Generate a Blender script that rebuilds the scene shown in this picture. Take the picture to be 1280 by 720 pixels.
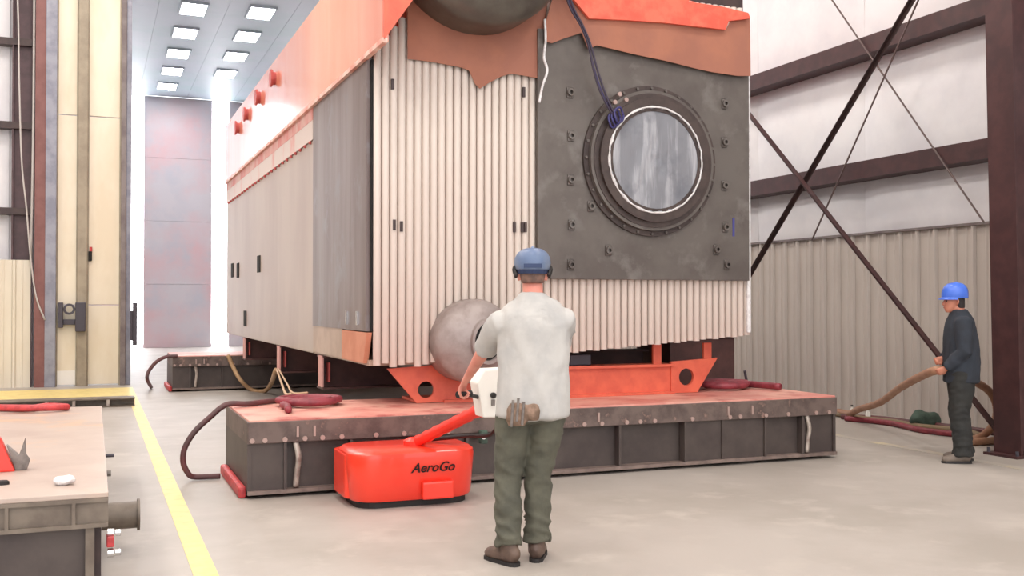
import bpy, bmesh, math, random
from mathutils import Vector, Matrix, noise
random.seed(7)
for o in list(bpy.data.objects): bpy.data.objects.remove(o)
S = bpy.context.scene
COL = S.collection
V = Vector

# ------------------------------------------------------------------ camera
FPX, CAMH = 1280.0, 1.5
YAW, PIT = math.atan(523/1280), math.atan(18/1280)
cam = bpy.data.cameras.new('camera'); camo = bpy.data.objects.new('camera', cam); COL.objects.link(camo)
cam.sensor_width = 36; cam.lens = 36*FPX/1280; cam.clip_end = 200
camo.location = (0, 0, CAMH); camo.rotation_euler = (math.pi/2+PIT, 0, -YAW)
S.camera = camo
# ------------------------------------------------------------------ world, exposure
w = bpy.data.worlds.new('world'); S.world = w; w.use_nodes = True
w.node_tree.nodes['Background'].inputs[0].default_value = (0.93, 0.96, 1.0, 1)
w.node_tree.nodes['Background'].inputs[1].default_value = 2.3
vs = S.view_settings
vs.view_transform = 'Standard'; vs.look = 'None'; vs.gamma = 1; vs.use_curve_mapping = False
vs.exposure = 0.2
# ------------------------------------------------------------------ unseen area lamps under the roof, put in to light the hall
def area(name, loc, sx, sy, power, col=(1, .95, .88), rot=(0, 0, 0)):
    l = bpy.data.lights.new(name, 'AREA'); l.shape = 'RECTANGLE'; l.size = sx; l.size_y = sy
    l.energy = power; l.color = col
    o = bpy.data.objects.new(name, l); COL.objects.link(o); o.location = loc; o.rotation_euler = rot
    return o
for ly in (-7, -1.5, 4, 9.5, 15, 18.3):  # last row added to brighten the cream door and back left wall
    for lx in (-5, 0.5, 6):
        area('unseen_hall_lamp', (lx, ly, 9.9), 1.6, 1.6, 170 if ly < 18 else 100)

# ------------------------------------------------------------------ pixel helpers (a pixel gives a direction, a plane the distance)
FW = V((math.sin(YAW)*math.cos(PIT), math.cos(YAW)*math.cos(PIT), math.sin(PIT)))
RT = V((math.cos(YAW), -math.sin(YAW), 0)); UP = RT.cross(FW)
def on(px, py, ax, v):
    r = FW + RT*((px-640)/FPX) + UP*((360-py)/FPX)
    c = V((0, 0, CAMH)); t = (v-c[ax])/r[ax]
    return c + r*t
def PX(px, py, v): return on(px, py, 0, v)
def PY(px, py, v): return on(px, py, 1, v)
def PZ(px, py, v=0.0): return on(px, py, 2, v)

# ------------------------------------------------------------------ materials
def lin(c):
    return tuple((x/255/12.92 if x/255 <= .04045 else ((x/255+.055)/1.055)**2.4) for x in c)
MATS = {}
def mat(name, rgb, rough=.6, metal=0.0, var=None, vscale=3.0, vstretch=(1, 1, 1), vlo=.42, vhi=.62, bump=0.0, bscale=40, coat=0.0, emit=0.0, var2=None, v2scale=11, v2lo=.55, v2hi=.68, alpha=1.0, spec=.5, trans=0.0, vrot=(0, 0, 0), crough=.03):
    m = bpy.data.materials.new(name); m.use_nodes = True; nt = m.node_tree; N = nt.nodes; L = nt.links
    b = N['Principled BSDF']; c = lin(rgb)
    b.inputs['Base Color'].default_value = (*c, 1); b.inputs['Roughness'].default_value = rough
    b.inputs['Metallic'].default_value = metal; b.inputs['Coat Weight'].default_value = coat; b.inputs['Coat Roughness'].default_value = crough
    b.inputs['Specular IOR Level'].default_value = spec
    b.inputs['Transmission Weight'].default_value = trans; b.inputs['Alpha'].default_value = alpha
    if emit: b.inputs['Emission Color'].default_value = (*c, 1); b.inputs['Emission Strength'].default_value = emit
    if var or bump or var2:
        tc = N.new('ShaderNodeTexCoord'); mp = N.new('ShaderNodeMapping'); mp.inputs['Scale'].default_value = vstretch; mp.inputs['Rotation'].default_value = vrot
        L.new(tc.outputs['Object'], mp.inputs['Vector'])
    src = None
    def layer(prev, rgb2, scale, lo, hi, vec):
        nz = N.new('ShaderNodeTexNoise'); nz.inputs['Scale'].default_value = scale; nz.inputs['Detail'].default_value = 6
        nz.inputs['Roughness'].default_value = .6
        L.new(vec, nz.inputs['Vector'])
        rp = N.new('ShaderNodeMapRange'); rp.inputs['From Min'].default_value = lo; rp.inputs['From Max'].default_value = hi
        L.new(nz.outputs['Fac'], rp.inputs['Value'])
        mx = N.new('ShaderNodeMix'); mx.data_type = 'RGBA'
        L.new(rp.outputs['Result'], mx.inputs['Factor'])
        if prev is None: mx.inputs['A'].default_value = (*c, 1)
        else: L.new(prev, mx.inputs['A'])
        mx.inputs['B'].default_value = (*lin(rgb2), 1)
        return mx.outputs['Result']
    if var: src = layer(None, var, vscale, vlo, vhi, mp.outputs['Vector'])
    if var2: src = layer(src, var2, v2scale, v2lo, v2hi, tc.outputs['Object'])
    if src: L.new(src, b.inputs['Base Color'])
    if bump:
        nz = N.new('ShaderNodeTexNoise'); nz.inputs['Scale'].default_value = bscale; nz.inputs['Detail'].default_value = 4
        L.new(mp.outputs['Vector'], nz.inputs['Vector'])
        bp = N.new('ShaderNodeBump'); bp.inputs['Strength'].default_value = bump; bp.inputs['Distance'].default_value = .02
        L.new(nz.outputs['Fac'], bp.inputs['Height']); L.new(bp.outputs['Normal'], b.inputs['Normal'])
    MATS[name] = m
    return m
M_floor = mat('concrete floor', (176, 168, 161), .5, var=(163, 155, 147), vscale=.7, var2=(182, 174, 166), v2scale=2.0, bump=.05, bscale=3, spec=.45)
M_insul = mat('white insulation facing', (236, 234, 236), .45, var=(226, 224, 228), vscale=1.2, bump=.25, bscale=1.6)
M_wains = mat('beige wainscot steel', (194, 184, 176), .5, var=(182, 172, 164), vscale=1.5, vstretch=(1, 1, .3))
M_wainsl = mat('cream wainscot steel', (220, 212, 196), .5, var=(212, 202, 184), vscale=1.5, vstretch=(1, 1, .3))
M_maroon = mat('maroon primer steel', (62, 36, 37), .5, var=(74, 44, 44), vscale=5)
M_dkbrown = mat('dark brown primer steel', (58, 44, 44), .5, var=(70, 52, 50), vscale=6)
M_purple = mat('dark purple brown steel', (84, 62, 66), .5, var=(72, 52, 56), vscale=5)
M_redcol = mat('red brown steel', (128, 84, 80), .5, var=(118, 74, 70), vscale=4)
M_bluegrey = mat('blue grey galvanised steel', (146, 146, 156), .45, .3, var=(126, 126, 138), vscale=4)
M_cream = mat('cream door sheet', (230, 219, 198), .35, var=(220, 206, 181), vscale=1.3, vstretch=(1, 1, .4), bump=.1, bscale=1.5)
M_tan = mat('tan grey steel post', (158, 146, 126), .45, var=(142, 130, 112), vscale=4)
M_jamb = mat('grey door edge steel', (128, 118, 116), .45, var=(104, 92, 92), vscale=3)
M_iron = mat('dark iron hardware', (74, 70, 78), .5, .3)
M_yellow = mat('yellow floor paint', (232, 211, 138), .5, var=(220, 198, 128), vscale=8)
M_yellowf = mat('faded yellow floor paint', (196, 184, 156), .5, var=(176, 168, 158), vscale=2.4, vlo=.42, vhi=.55)
M_booth = mat('booth wall panel', (190, 184, 189), .55, var=(200, 168, 172), vscale=.4, var2=(180, 178, 186), v2scale=1.0, v2lo=.5)
M_bceil = mat('booth ceiling panel', (176, 188, 200), .5, var=(166, 186, 194), vscale=.6)
M_bframe = mat('booth white trim', (225, 228, 232), .5)
M_light = mat('lit lamp diffuser', (255, 255, 255), .5, emit=40.0)
M_strip = mat('lit booth strip light', (250, 252, 255), .5, emit=9.0)
M_roof = mat('hall roof sheet', (224, 222, 220), .6)
# boiler
M_tube = mat('pale tube primer', (216, 204, 194), .45, var=(208, 192, 182), vscale=2.2, vstretch=(1, 1, .25), var2=(226, 216, 208), v2scale=3)
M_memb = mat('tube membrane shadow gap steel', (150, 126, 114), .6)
M_side = mat('beige side casing', (176, 160, 148), .42, var=(164, 146, 136), vscale=.9, vstretch=(1, 1, .35))
M_sideband = mat('pinkish overspray side casing', (204, 186, 176), .45, var=(206, 124, 112), vscale=3, vstretch=(1, .8, .5), vlo=.55, vhi=.75)
M_sidedk = mat('bare grey side plate', (132, 120, 118), .38, .25, var=(108, 92, 88), vscale=1.6, vstretch=(1, 1.6, .18), var2=(128, 122, 124), v2scale=2.4)
M_orange = mat('glossy orange casing paint', (236, 134, 104), .3, var=(238, 152, 124), vscale=1.4, vstretch=(1, 1, .25), coat=1.0, crough=.12)
M_over = mat('red overspray on casing', (206, 122, 112), .5, var=(212, 172, 160), vscale=3, vstretch=(1, 1, .4))
M_edge = mat('pale pink edge primer', (232, 196, 182), .45, var=(214, 140, 122), vscale=5)
M_redor = mat('red orange primer', (222, 104, 78), .45, var=(208, 92, 70), vscale=5)
M_roofor = mat('ragged orange roof covering', (236, 112, 88), .6, var=(220, 92, 72), vscale=6, bump=.6, bscale=9)
M_lug = mat('dark red lug paint', (186, 84, 80), .45)
M_plate = mat('dark steel front plate', (104, 97, 92), .5, .25, var=(92, 84, 80), vscale=2, var2=(116, 110, 106), v2scale=3.5)
M_ring = mat('dark brown machined ring', (80, 68, 64), .42, .35, var=(64, 54, 52), vscale=5)
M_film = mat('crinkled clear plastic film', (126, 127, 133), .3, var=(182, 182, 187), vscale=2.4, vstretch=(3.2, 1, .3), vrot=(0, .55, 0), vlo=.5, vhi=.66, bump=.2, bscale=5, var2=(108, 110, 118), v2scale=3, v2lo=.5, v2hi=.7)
M_filmw = mat('white gathered film edge', (232, 230, 230), .4, var=(205, 200, 200), vscale=20)
M_drum = mat('olive grey drum steel', (104, 100, 92), .4, .35, var=(86, 80, 74), vscale=3)
M_ldrum = mat('pinkish grey drum steel', (158, 146, 142), .42, .2, var=(140, 126, 122), vscale=6)
M_black = mat('black void', (14, 12, 12), .8)
M_paper = mat('brown masking paper', (158, 104, 86), .8, var=(168, 110, 88), vscale=2.5, bump=.15, bscale=5)
M_paperp = mat('peach masking paper', (206, 144, 116), .8, var=(196, 132, 104), vscale=4)
M_under = mat('pale casing underside', (186, 164, 148), .5, var=(170, 148, 132), vscale=3)
M_brownbeam = mat('red brown beam steel', (92, 58, 54), .55, var=(76, 48, 46), vscale=5)
M_pinkfl = mat('pink lit flange edge', (206, 150, 142), .5)  # pink tone carries the light on the flange's left side
M_cable = mat('purple blue cable sheath', (58, 54, 108), .5)
M_cabled = mat('dark cable sheath', (58, 48, 66), .5)
M_bluemark = mat('blue paint mark', (66, 66, 132), .6)
# platforms
M_ptop = mat('worn red deck paint', (206, 132, 120), .5, var=(222, 168, 152), vscale=2.2, var2=(176, 92, 86), v2scale=3.2, v2lo=.54, v2hi=.7)
M_plip = mat('scuffed steel deck edge', (112, 96, 90), .5, .15, var=(86, 72, 68), vscale=6, var2=(146, 118, 108), v2scale=12, v2lo=.6, v2hi=.7)
M_pbody = mat('dark steel side', (84, 74, 70), .5, .15, var=(72, 62, 60), vscale=3)
M_prail = mat('pale worn bottom rail', (134, 116, 108), .5, var=(110, 94, 88), vscale=8)
M_stiff = mat('bright worn stiffener', (190, 178, 168), .4, .2, var=(140, 124, 116), vscale=12)
M_bolt = mat('worn bolt head', (176, 150, 142), .4, .3)
M_rskirt = mat('red rubber skirt', (206, 70, 72), .5, var=(168, 56, 58), vscale=14)
M_ltop = mat('worn bare deck plate', (186, 168, 157), .45, .1, var=(176, 156, 146), vscale=2, var2=(200, 166, 138), v2scale=2.4, v2lo=.56, v2hi=.7)
M_llip = mat('grey brown steel channel', (124, 112, 100), .5, .1, var=(104, 92, 82), vscale=5)
# tug, hoses
M_tug = mat('bright red orange enamel', (250, 66, 44), .32, var=(246, 58, 40), vscale=2, coat=.4)
M_tugd = mat('red enamel', (236, 56, 42), .35)
M_white = mat('white box enamel', (238, 234, 226), .45)
M_rubber = mat('black rubber', (34, 30, 30), .6)
M_rhose = mat('dark red hose', (144, 58, 68), .5, var=(116, 42, 52), vscale=9)
M_rdhose = mat('maroon hose', (104, 56, 58), .5, var=(84, 60, 60), vscale=4)
M_tanhose = mat('tan hose', (176, 142, 106), .6, var=(156, 122, 88), vscale=6)
M_corr = mat('orange tan corrugated hose', (170, 130, 104), .6, var=(156, 112, 86), vscale=6)
M_khose = mat('khaki hose', (132, 112, 86), .6)
M_rope = mat('tan rope', (192, 160, 128), .7)
M_cablew = mat('grey white cable', (188, 182, 178), .6)
M_rod = mat('dark thin rod', (96, 78, 76), .5)
M_silver = mat('silver fitting', (205, 205, 205), .25, .8)
M_green = mat('dark green canvas', (74, 92, 80), .8, var=(60, 74, 66), vscale=12)
M_grey = mat('grey cast metal', (132, 124, 118), .45, .3, var=(104, 96, 92), vscale=12)
# people
M_skin = mat('skin', (222, 150, 132), .5, var=(210, 132, 116), vscale=7)
M_skin2 = mat('skin tanned', (196, 128, 104), .5, var=(180, 112, 90), vscale=7)
M_hair = mat('black hair', (40, 32, 32), .6)
M_hairb = mat('brown cropped hair', (92, 70, 62), .7, var=(120, 90, 78), vscale=30)
M_shirt = mat('light grey cotton', (188, 185, 181), .85, var=(174, 172, 170), vscale=5, bump=.2, bscale=9)
M_trous = mat('olive grey work cotton', (92, 90, 77), .85, var=(78, 77, 67), vscale=6, bump=.3, bscale=12)
M_boot = mat('brown leather boot', (104, 84, 72), .6, var=(84, 66, 58), vscale=10)
M_hat1 = mat('blue hat shell', (92, 110, 142), .4, var=(116, 128, 148), vscale=4)
M_hatb = mat('dark blue hat band', (40, 56, 92), .5)
M_hat2 = mat('bright blue hat shell', (70, 112, 214), .3)
M_navy = mat('dark navy cotton', (46, 52, 62), .85, var=(40, 44, 52), vscale=6, bump=.2, bscale=10)
M_dtrous = mat('dark charcoal cotton', (46, 46, 44), .85, var=(38, 38, 38), vscale=6, bump=.3, bscale=12)
M_shoe = mat('taupe shoe', (112, 100, 90), .6)
M_pouch = mat('brown tool pouch leather', (112, 90, 74), .7, var=(150, 122, 104), vscale=16)
M_eye = mat('dark eye', (30, 24, 22), .3)
M_lip = mat('lip skin', (170, 96, 88), .5)

# ------------------------------------------------------------------ mesh helpers
class MB:
    def __init__(s): s.v = []; s.f = []
    def add(s, vs, fs):
        n = len(s.v); s.v += [tuple(v) for v in vs]; s.f += [tuple(i+n for i in f) for f in fs]; return s
    def box(s, x0, x1, y0, y1, z0, z1):
        return s.add([(x0, y0, z0), (x1, y0, z0), (x1, y1, z0), (x0, y1, z0), (x0, y0, z1), (x1, y0, z1), (x1, y1, z1), (x0, y1, z1)],
                     [(0, 3, 2, 1), (4, 5, 6, 7), (0, 1, 5, 4), (1, 2, 6, 5), (2, 3, 7, 6), (3, 0, 4, 7)])
    def prism(s, pts, ax, d0, d1):
        """polygon given in the two other axes (in order), extruded along axis ax from d0 to d1"""
        def mk(p, d):
            q = list(p); q.insert(ax, d); return q
        n = len(pts)
        vs_ = [mk(p, d0) for p in pts]+[mk(p, d1) for p in pts]
        return s.add(vs_, [tuple(range(n))[::-1], tuple(range(n, 2*n))]+[(i, (i+1) % n, n+(i+1) % n, n+i) for i in range(n)])
    def cyl(s, a, b, r0, r1=None, n=12, cap=True):
        a = V(a); b = V(b); r1 = r0 if r1 is None else r1
        return s.loft([(a, r0, r0), (b, r1, r1)], n, cap)
    def loft(s, rings, n=12, cap=True, up=None):
        """rings: (centre, ra, rb); tube along the centres; ra along side axis, rb along the other"""
        C = [V(r[0]) for r in rings]; m = len(C); vs_ = []
        side = None
        for i in range(m):
            t = (C[min(i+1, m-1)]-C[max(i-1, 0)])
            if t.length < 1e-9: t = V((0, 0, 1))
            t.normalize()
            if up is not None:
                u = V(up); side = t.cross(u)
                if side.length < 1e-6: side = t.orthogonal()
                side.normalize()
            elif side is None: side = t.orthogonal().normalized()
            else:
                side = side-t*side.dot(t)
                side = side.normalized() if side.length > 1e-6 else t.orthogonal().normalized()
            o = side.cross(t)
            for k in range(n):
                a = 2*math.pi*k/n
                vs_.append(C[i]+side*(math.cos(a)*rings[i][1])+o*(math.sin(a)*rings[i][2]))
        fs = [(i*n+k, i*n+(k+1) % n, (i+1)*n+(k+1) % n, (i+1)*n+k) for i in range(m-1) for k in range(n)]
        if cap: fs += [tuple(range(n))[::-1], tuple((m-1)*n+k for k in range(n))]
        return s.add(vs_, fs)
    def rings(s, rr, n=20):
        """horizontal ellipse rings (cx, cy, z, rx, ry[, power])"""
        vs_ = []
        for r in rr:
            cx, cy, z, rx, ry = r[:5]; p = r[5] if len(r) > 5 else 1.0
            for k in range(n):
                a = 2*math.pi*k/n; c, q = math.cos(a), math.sin(a)
                vs_.append((cx+rx*math.copysign(abs(c)**p, c), cy+ry*math.copysign(abs(q)**p, q), z))
        m = len(rr)
        fs = [(i*n+k, i*n+(k+1) % n, (i+1)*n+(k+1) % n, (i+1)*n+k) for i in range(m-1) for k in range(n)]
        fs += [tuple(range(n))[::-1], tuple((m-1)*n+k for k in range(n))]
        return s.add(vs_, fs)
    def lathe(s, prof, origin, axis, n=24):
        """prof: (radius, distance along axis)"""
        o = V(origin); ax = V(axis).normalized(); e1 = ax.orthogonal().normalized(); e2 = ax.cross(e1)
        vs_ = []
        for r, d in prof:
            for k in range(n):
                a = 2*math.pi*k/n
                vs_.append(o+ax*d+e1*(r*math.cos(a))+e2*(r*math.sin(a)))
        m = len(prof)
        fs = [(i*n+k, i*n+(k+1) % n, (i+1)*n+(k+1) % n, (i+1)*n+k) for i in range(m-1) for k in range(n)]
        closed = prof[0] == prof[-1]
        if prof[0][0] > 1e-6 and not closed: fs.append(tuple(range(n))[::-1])
        if prof[-1][0] > 1e-6 and not closed: fs.append(tuple((m-1)*n+k for k in range(n)))
        return s.add(vs_, fs)
    def sphere(s, c, r, n=10, m=7, sc=(1, 1, 1)):
        c = V(c); vs_ = [c+V((0, 0, -r*sc[2]))]
        for i in range(1, m):
            t = -math.pi/2+math.pi*i/m
            for k in range(n):
                a = 2*math.pi*k/n
                vs_.append(c+V((r*sc[0]*math.cos(t)*math.cos(a), r*sc[1]*math.cos(t)*math.sin(a), r*sc[2]*math.sin(t))))
        vs_.append(c+V((0, 0, r*sc[2]))); L = len(vs_)-1
        fs = [(0, 1+(k+1) % n, 1+k) for k in range(n)]
        for i in range(m-2):
            for k in range(n): fs.append((1+i*n+k, 1+i*n+(k+1) % n, 1+(i+1)*n+(k+1) % n, 1+(i+1)*n+k))
        fs += [(L, 1+(m-2)*n+k, 1+(m-2)*n+(k+1) % n) for k in range(n)]
        return s.add(vs_, fs)
    def mesh(s, name, fix=True):
        me = bpy.data.meshes.new(name); me.from_pydata(s.v, [], s.f)
        if fix:
            bm = bmesh.new(); bm.from_mesh(me); bmesh.ops.remove_doubles(bm, verts=bm.verts, dist=1e-6)
            bmesh.ops.recalc_face_normals(bm, faces=bm.faces); bm.to_mesh(me); bm.free()
        return me
    def build(s, name, m, parent=None, bevel=0.0, smooth=False, me=None):
        me = me or s.mesh(name)
        if bevel:
            bm = bmesh.new(); bm.from_mesh(me)
            bmesh.ops.bevel(bm, geom=[e for e in bm.edges if len(e.link_faces) == 2 and e.calc_face_angle() > .6], offset=bevel, segments=2, affect='EDGES', profile=.6)
            bm.to_mesh(me); bm.free()
        if smooth:
            for p in me.polygons: p.use_smooth = True
            if smooth == 'auto':
                bm = bmesh.new(); bm.from_mesh(me)
                for e in bm.edges:
                    if len(e.link_faces) == 2 and e.calc_face_angle() > .7: e.smooth = False
                bm.to_mesh(me); bm.free()
        return put(name, me, m, parent)
ROOTLOC = {}
def put(name, me, m, parent=None, loc=None, scale=None):
    if m and not me.materials: me.materials.append(m)
    o = bpy.data.objects.new(name, me); COL.objects.link(o)
    if loc is not None: o.location = loc
    if scale is not None: o.scale = scale
    if parent is not None:
        o.parent = parent
        o.matrix_parent_inverse = ROOTLOC.get(parent.name, Matrix()).inverted()
        ROOTLOC[o.name] = Matrix() if loc is None and scale is None else Matrix.LocRotScale(V(loc or (0, 0, 0)), None, V(scale or (1, 1, 1)))
        # children of this part are built in world space too
    return o
def tag(o, label=None, cat=None, group=None, kind=None):
    if label: o['label'] = label
    if cat: o['category'] = cat
    if group: o['group'] = group
    if kind: o['kind'] = kind
    return o
def thing(name, label, cat, loc, group=None):
    o = bpy.data.objects.new(name, None); COL.objects.link(o); o.location = loc; o.empty_display_size = .2
    ROOTLOC[o.name] = Matrix.Translation(V(loc))
    return tag(o, label, cat, group)
def structure(o): o['kind'] = 'structure'; return o
def spline(pts, k=6):
    P = [V(p) for p in pts]; P = [P[0]*2-P[1]]+P+[P[-1]*2-P[-2]]; out = []
    for i in range(1, len(P)-2):
        for j in range(k):
            t = j/k; a, b, c, d = P[i-1], P[i], P[i+1], P[i+2]
            out.append(.5*((2*b)+(c-a)*t+(2*a-5*b+4*c-d)*t*t+(3*b-a-3*c+d)*t*t*t))
    out.append(P[-2]); return out
def hose(name, pts, r, m, k=6, n=8, ribs=0.0):
    path = spline(pts, k)
    mb = MB(); mb.loft([(p, r*(1+(ribs if i % 2 else 0)), r*(1+(ribs if i % 2 else 0))) for i, p in enumerate(path)], n)
    return mb.build(name, m, smooth=True)

# ================================================================== SETTING
HX0, HX1, HY0, HY1 = -8.0, 9.75, -12.0, 20.0
structure(MB().box(HX0-.2, HX1+.3, HY0, 36.1, -.3, 0).build('floor', M_floor))
structure(MB().box(HX0-.2, HX1+.3, HY0, 20.6, 10.4, 10.6).build('ceiling', M_roof))
structure(MB().box(HX0-.2, HX0, HY0, 20.6, 0, 10.4).build('wall_left', M_insul))

# ---- right wall: sheet, insulation blankets, wainscot sheets, girts
WX = 9.72
wr = structure(MB().box(WX+.06, WX+.2, HY0, 20.6, 0, 10.4).build('wall_right', M_insul))
y = -1.0
while y < 20.3:
    y1 = min(y+2.42, 20.4)
    for z0, z1 in ((2.38, 3.26), (3.26, 4.9), (4.9, 7.0), (7.0, 10.4)):
        nb, nz_ = 8, 8; vs_ = []; fs = []
        for i in range(nb+1):
            for j in range(nz_+1):
                u, v = i/nb, j/nz_
                b = .07*(math.sin(math.pi*v)**.6)*(1-.75*abs(2*u-1)**10)
                b += .012*noise.noise(V((y*3+u*3, z0+v*4, 1.7)))
                vs_.append((WX+.04-b, y+.002+(y1-y-.004)*u, z0+(z1-z0)*v))
        for i in range(nb):
            for j in range(nz_):
                a = i*(nz_+1)+j; fs.append((a, a+nz_+1, a+nz_+2, a+1))
        m_ = MB().add(vs_, fs); m_.build('insulation_blanket', M_insul, wr, smooth=True)
    y = y1
def rib_sheet(width, h):
    m = MB()   # sheet with one raised rib on its left edge, local: across = +Y, face = -X
    prof = [(0, 0), (-.035, .02), (-.035, .05), (0, .07), (0, width/2-.02), (-.008, width/2-.01), (-.008, width/2+.01), (0, width/2+.02), (0, width-.004), (.012, width-.004), (.012, 0)]
    m.prism(prof, 2, 0, h); return m.mesh('wainscot_sheet')
sh = rib_sheet(.3, 2.42)
for i in range(71): put('wainscot_sheet', sh, M_wains, wr, loc=(WX+.02, -1.0+i*.3, 0))
MB().box(WX-.03, WX+.03, -1, 20.3, 2.42, 2.45).build('wainscot_cap', M_jamb, wr)
def girt(z, x=9.42, d=.3):     # C-section rail along Y
    m = MB(); m.prism([(x, z-.115), (x+d, z-.115), (x+d, z-.1), (x+.02, z-.1), (x+.02, z+.1), (x+d, z+.1), (x+d, z+.115), (x, z+.115)], 1, -1.0, 20.3)
    return m.build('girt', M_maroon, wr)
girt(4.9); girt(3.26); girt(7.0)
# ---- columns of the right wall
def column(y, label):
    t = thing('steel_column', label, 'column', (8.7, y, 0), 'tapered maroon columns of the right wall')
    def fl(x0, x1, w0, z0, z1, tx0, tx1, nm):
        m = MB(); m.add([(x0, y-w0, z0), (x1, y-w0, z0), (x1, y+w0, z0), (x0, y+w0, z0), (tx0, y-w0, z1), (tx1, y-w0, z1), (tx1, y+w0, z1), (tx0, y+w0, z1)],
              [(0, 3, 2, 1), (4, 5, 6, 7), (0, 1, 5, 4), (1, 2, 6, 5), (2, 3, 7, 6), (3, 0, 4, 7)]); m.build(nm, M_maroon, t)
    fl(8.26, 8.285, .16, .02, 10.3, 8.07, 8.095, 'flange'); fl(9.18, 9.205, .16, .02, 10.3, 9.18, 9.205, 'flange')
    fl(8.285, 9.18, .008, .02, 10.3, 8.095, 9.18, 'web')
    MB().box(8.16, 9.28, y-.2, y+.2, 0, .025).build('base_plate', M_maroon, t)
    for bx in (8.2, 9.24):
        for by in (y-.17, y+.17): MB().cyl((bx, by, .02), (bx, by, .07), .016, n=8).build('anchor_bolt', M_iron, t)
column(7.44, 'dark maroon tapered steel column at the right edge behind the man in navy')
# ---- braces
def brace(p, q, r, label, name='brace_angle', ang=True, m=M_maroon):
    t = MB(); p = V(p); q = V(q)
    if ang:
        d = (q-p).normalized(); n1 = V((-1, 0, 0)); n2 = d.cross(n1)
        for a, b, c, e in ((n1, n2, r, .008), (n2, n1, r, .008)):
            vs_ = [pt+a*u*c+b*w_*e for pt in (p, q) for u, w_ in ((-.5, 0), (.5, 0), (.5, 1), (-.5, 1))]
            off = (n2*(-r/2) if a is n1 else n1*(-r/2))
            t.add([x+off for x in vs_], [(0, 3, 2, 1), (4, 5, 6, 7), (0, 1, 5, 4), (1, 2, 6, 5), (2, 3, 7, 6), (3, 0, 4, 7)])
    else: t.cyl(p, q, r, n=8)
    return tag(t.build(name, m), label, 'brace')
BX = 8.6
a0 = PX(940, 150, BX); a1 = PX(1175, 450, BX); d = (a1-a0)/(a1.y-a0.y)
brace(a0+d*(14.2-a0.y), a0+d*(7.75-a0.y), .072, 'thick maroon diagonal brace running down to the right behind the man in navy')
BX = 8.74; b0 = PX(945, 330, BX); b1 = PX(1140, 0, BX); d = (b1-b0)/(b1.y-b0.y)
brace(b0+d*(14.0-b0.y), b0+d*(7.75-b0.y), .055, 'thick dark diagonal brace rising to the right across both wall rails', m=M_dkbrown)
RX = 9.38
c0 = PX(1040, 0, RX); c1 = PX(1230, 278, RX); d = (c1-c0)/(c1.y-c0.y)
brace(c0+d*2.2, c1, .012, 'thin dark rod sloping down to the right beside the maroon column', 'brace_rod', False, M_rod)
RX = 9.33; c0 = PX(1148, 0, RX); c1 = PX(1015, 300, RX); d = (c1-c0)/(c1.y-c0.y)
brace(c0-d*.8, c1, .012, 'thin dark rod sloping down to the left behind the thick dark brace', 'brace_rod', False, M_rod)

# ---- end wall left of the opening (Y = 20)
EY = 20.0
wb = structure(MB().box(HX0, -.95, EY+.3, EY+.5, 0, 10.4).build('wall_back', M_insul))
for i in range(23):
    x0 = -1.03-.3*(i+1)
    m = MB(); m.prism([(x0, EY+.0), (x0+.02, EY-.035), (x0+.05, EY-.035), (x0+.07, EY), (x0+.14, EY), (x0+.15, EY-.01), (x0+.17, EY-.01), (x0+.18, EY), (x0+.297, EY), (x0+.297, EY+.02), (x0, EY+.02)], 2, 0, 2.25)
    m.build('wainscot_sheet', M_wainsl, wb)
for z in (6.11, 4.63, 3.11):
    MB().box(HX0, -1.0, EY+.0, EY+.22, z-.06, z+.06).build('girt', M_dkbrown, wb)
for i in range(4):
    x0 = -1.4-1.5*(i+1)
    for z0, z1 in ((2.25, 3.1), (3.1, 4.63), (4.63, 6.11), (6.11, 10.4)):
        vs_ = []; fs = []
        for a in range(7):
            for b in range(7):
                u, v = a/6, b/6; vs_.append((x0+.005+1.49*u, EY+.27-.06*math.sin(math.pi*v)*(1-abs(2*u-1)**6), z0+(z1-z0)*v))
        for a in range(6):
            for b in range(6): k = a*7+b; fs.append((k, k+7, k+8, k+1))
        MB().add(vs_, fs).build('insulation_blanket', M_insul, wb, smooth=True)
t = thing('steel_column', 'dark purple brown steel column rising above the cream wainscot at far left', 'column', (-1.18, EY+.1, 0))
MB().box(-1.35, -1.32, EY+.02, EY+.28, 0, 10.3).build('flange', M_purple, t)
MB().box(-1.04, -1.01, EY+.02, EY+.28, 0, 10.3).build('flange', M_purple, t)
MB().box(-1.32, -1.04, EY+.1, EY+.12, 0, 10.3).build('web', M_purple, t)
t = thing('steel_column', 'red brown steel column standing between cream wainscot and grey door post', 'column', (-.88, EY, 0))
MB().box(-.97, -.80, EY-.12, EY-.10, 0, 10.3).build('flange', M_redcol, t)
MB().box(-.97, -.80, EY+.14, EY+.16, 0, 10.3).build('flange', M_redcol, t)
MB().box(-.895, -.875, EY-.10, EY+.14, 0, 10.3).build('web', M_redcol, t)
tag(hose('conduit', [(-1.0, EY-.06, 10.3), (-1.0, EY-.06, 5), (-1.03, EY-.06, 2.2)], .022, M_cablew), 'thin pale conduit running down beside the red brown column', 'conduit')
p = [PY(x, yy, EY-.15) for x, yy in ((20, -60), (23, 30), (24, 100), (27, 200), (33, 260), (38, 320), (45, 370), (56, 400))]
tag(hose('cable', p, .014, M_cablew), 'slack pale cable hanging in front of the dark column at far left', 'cable')

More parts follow.
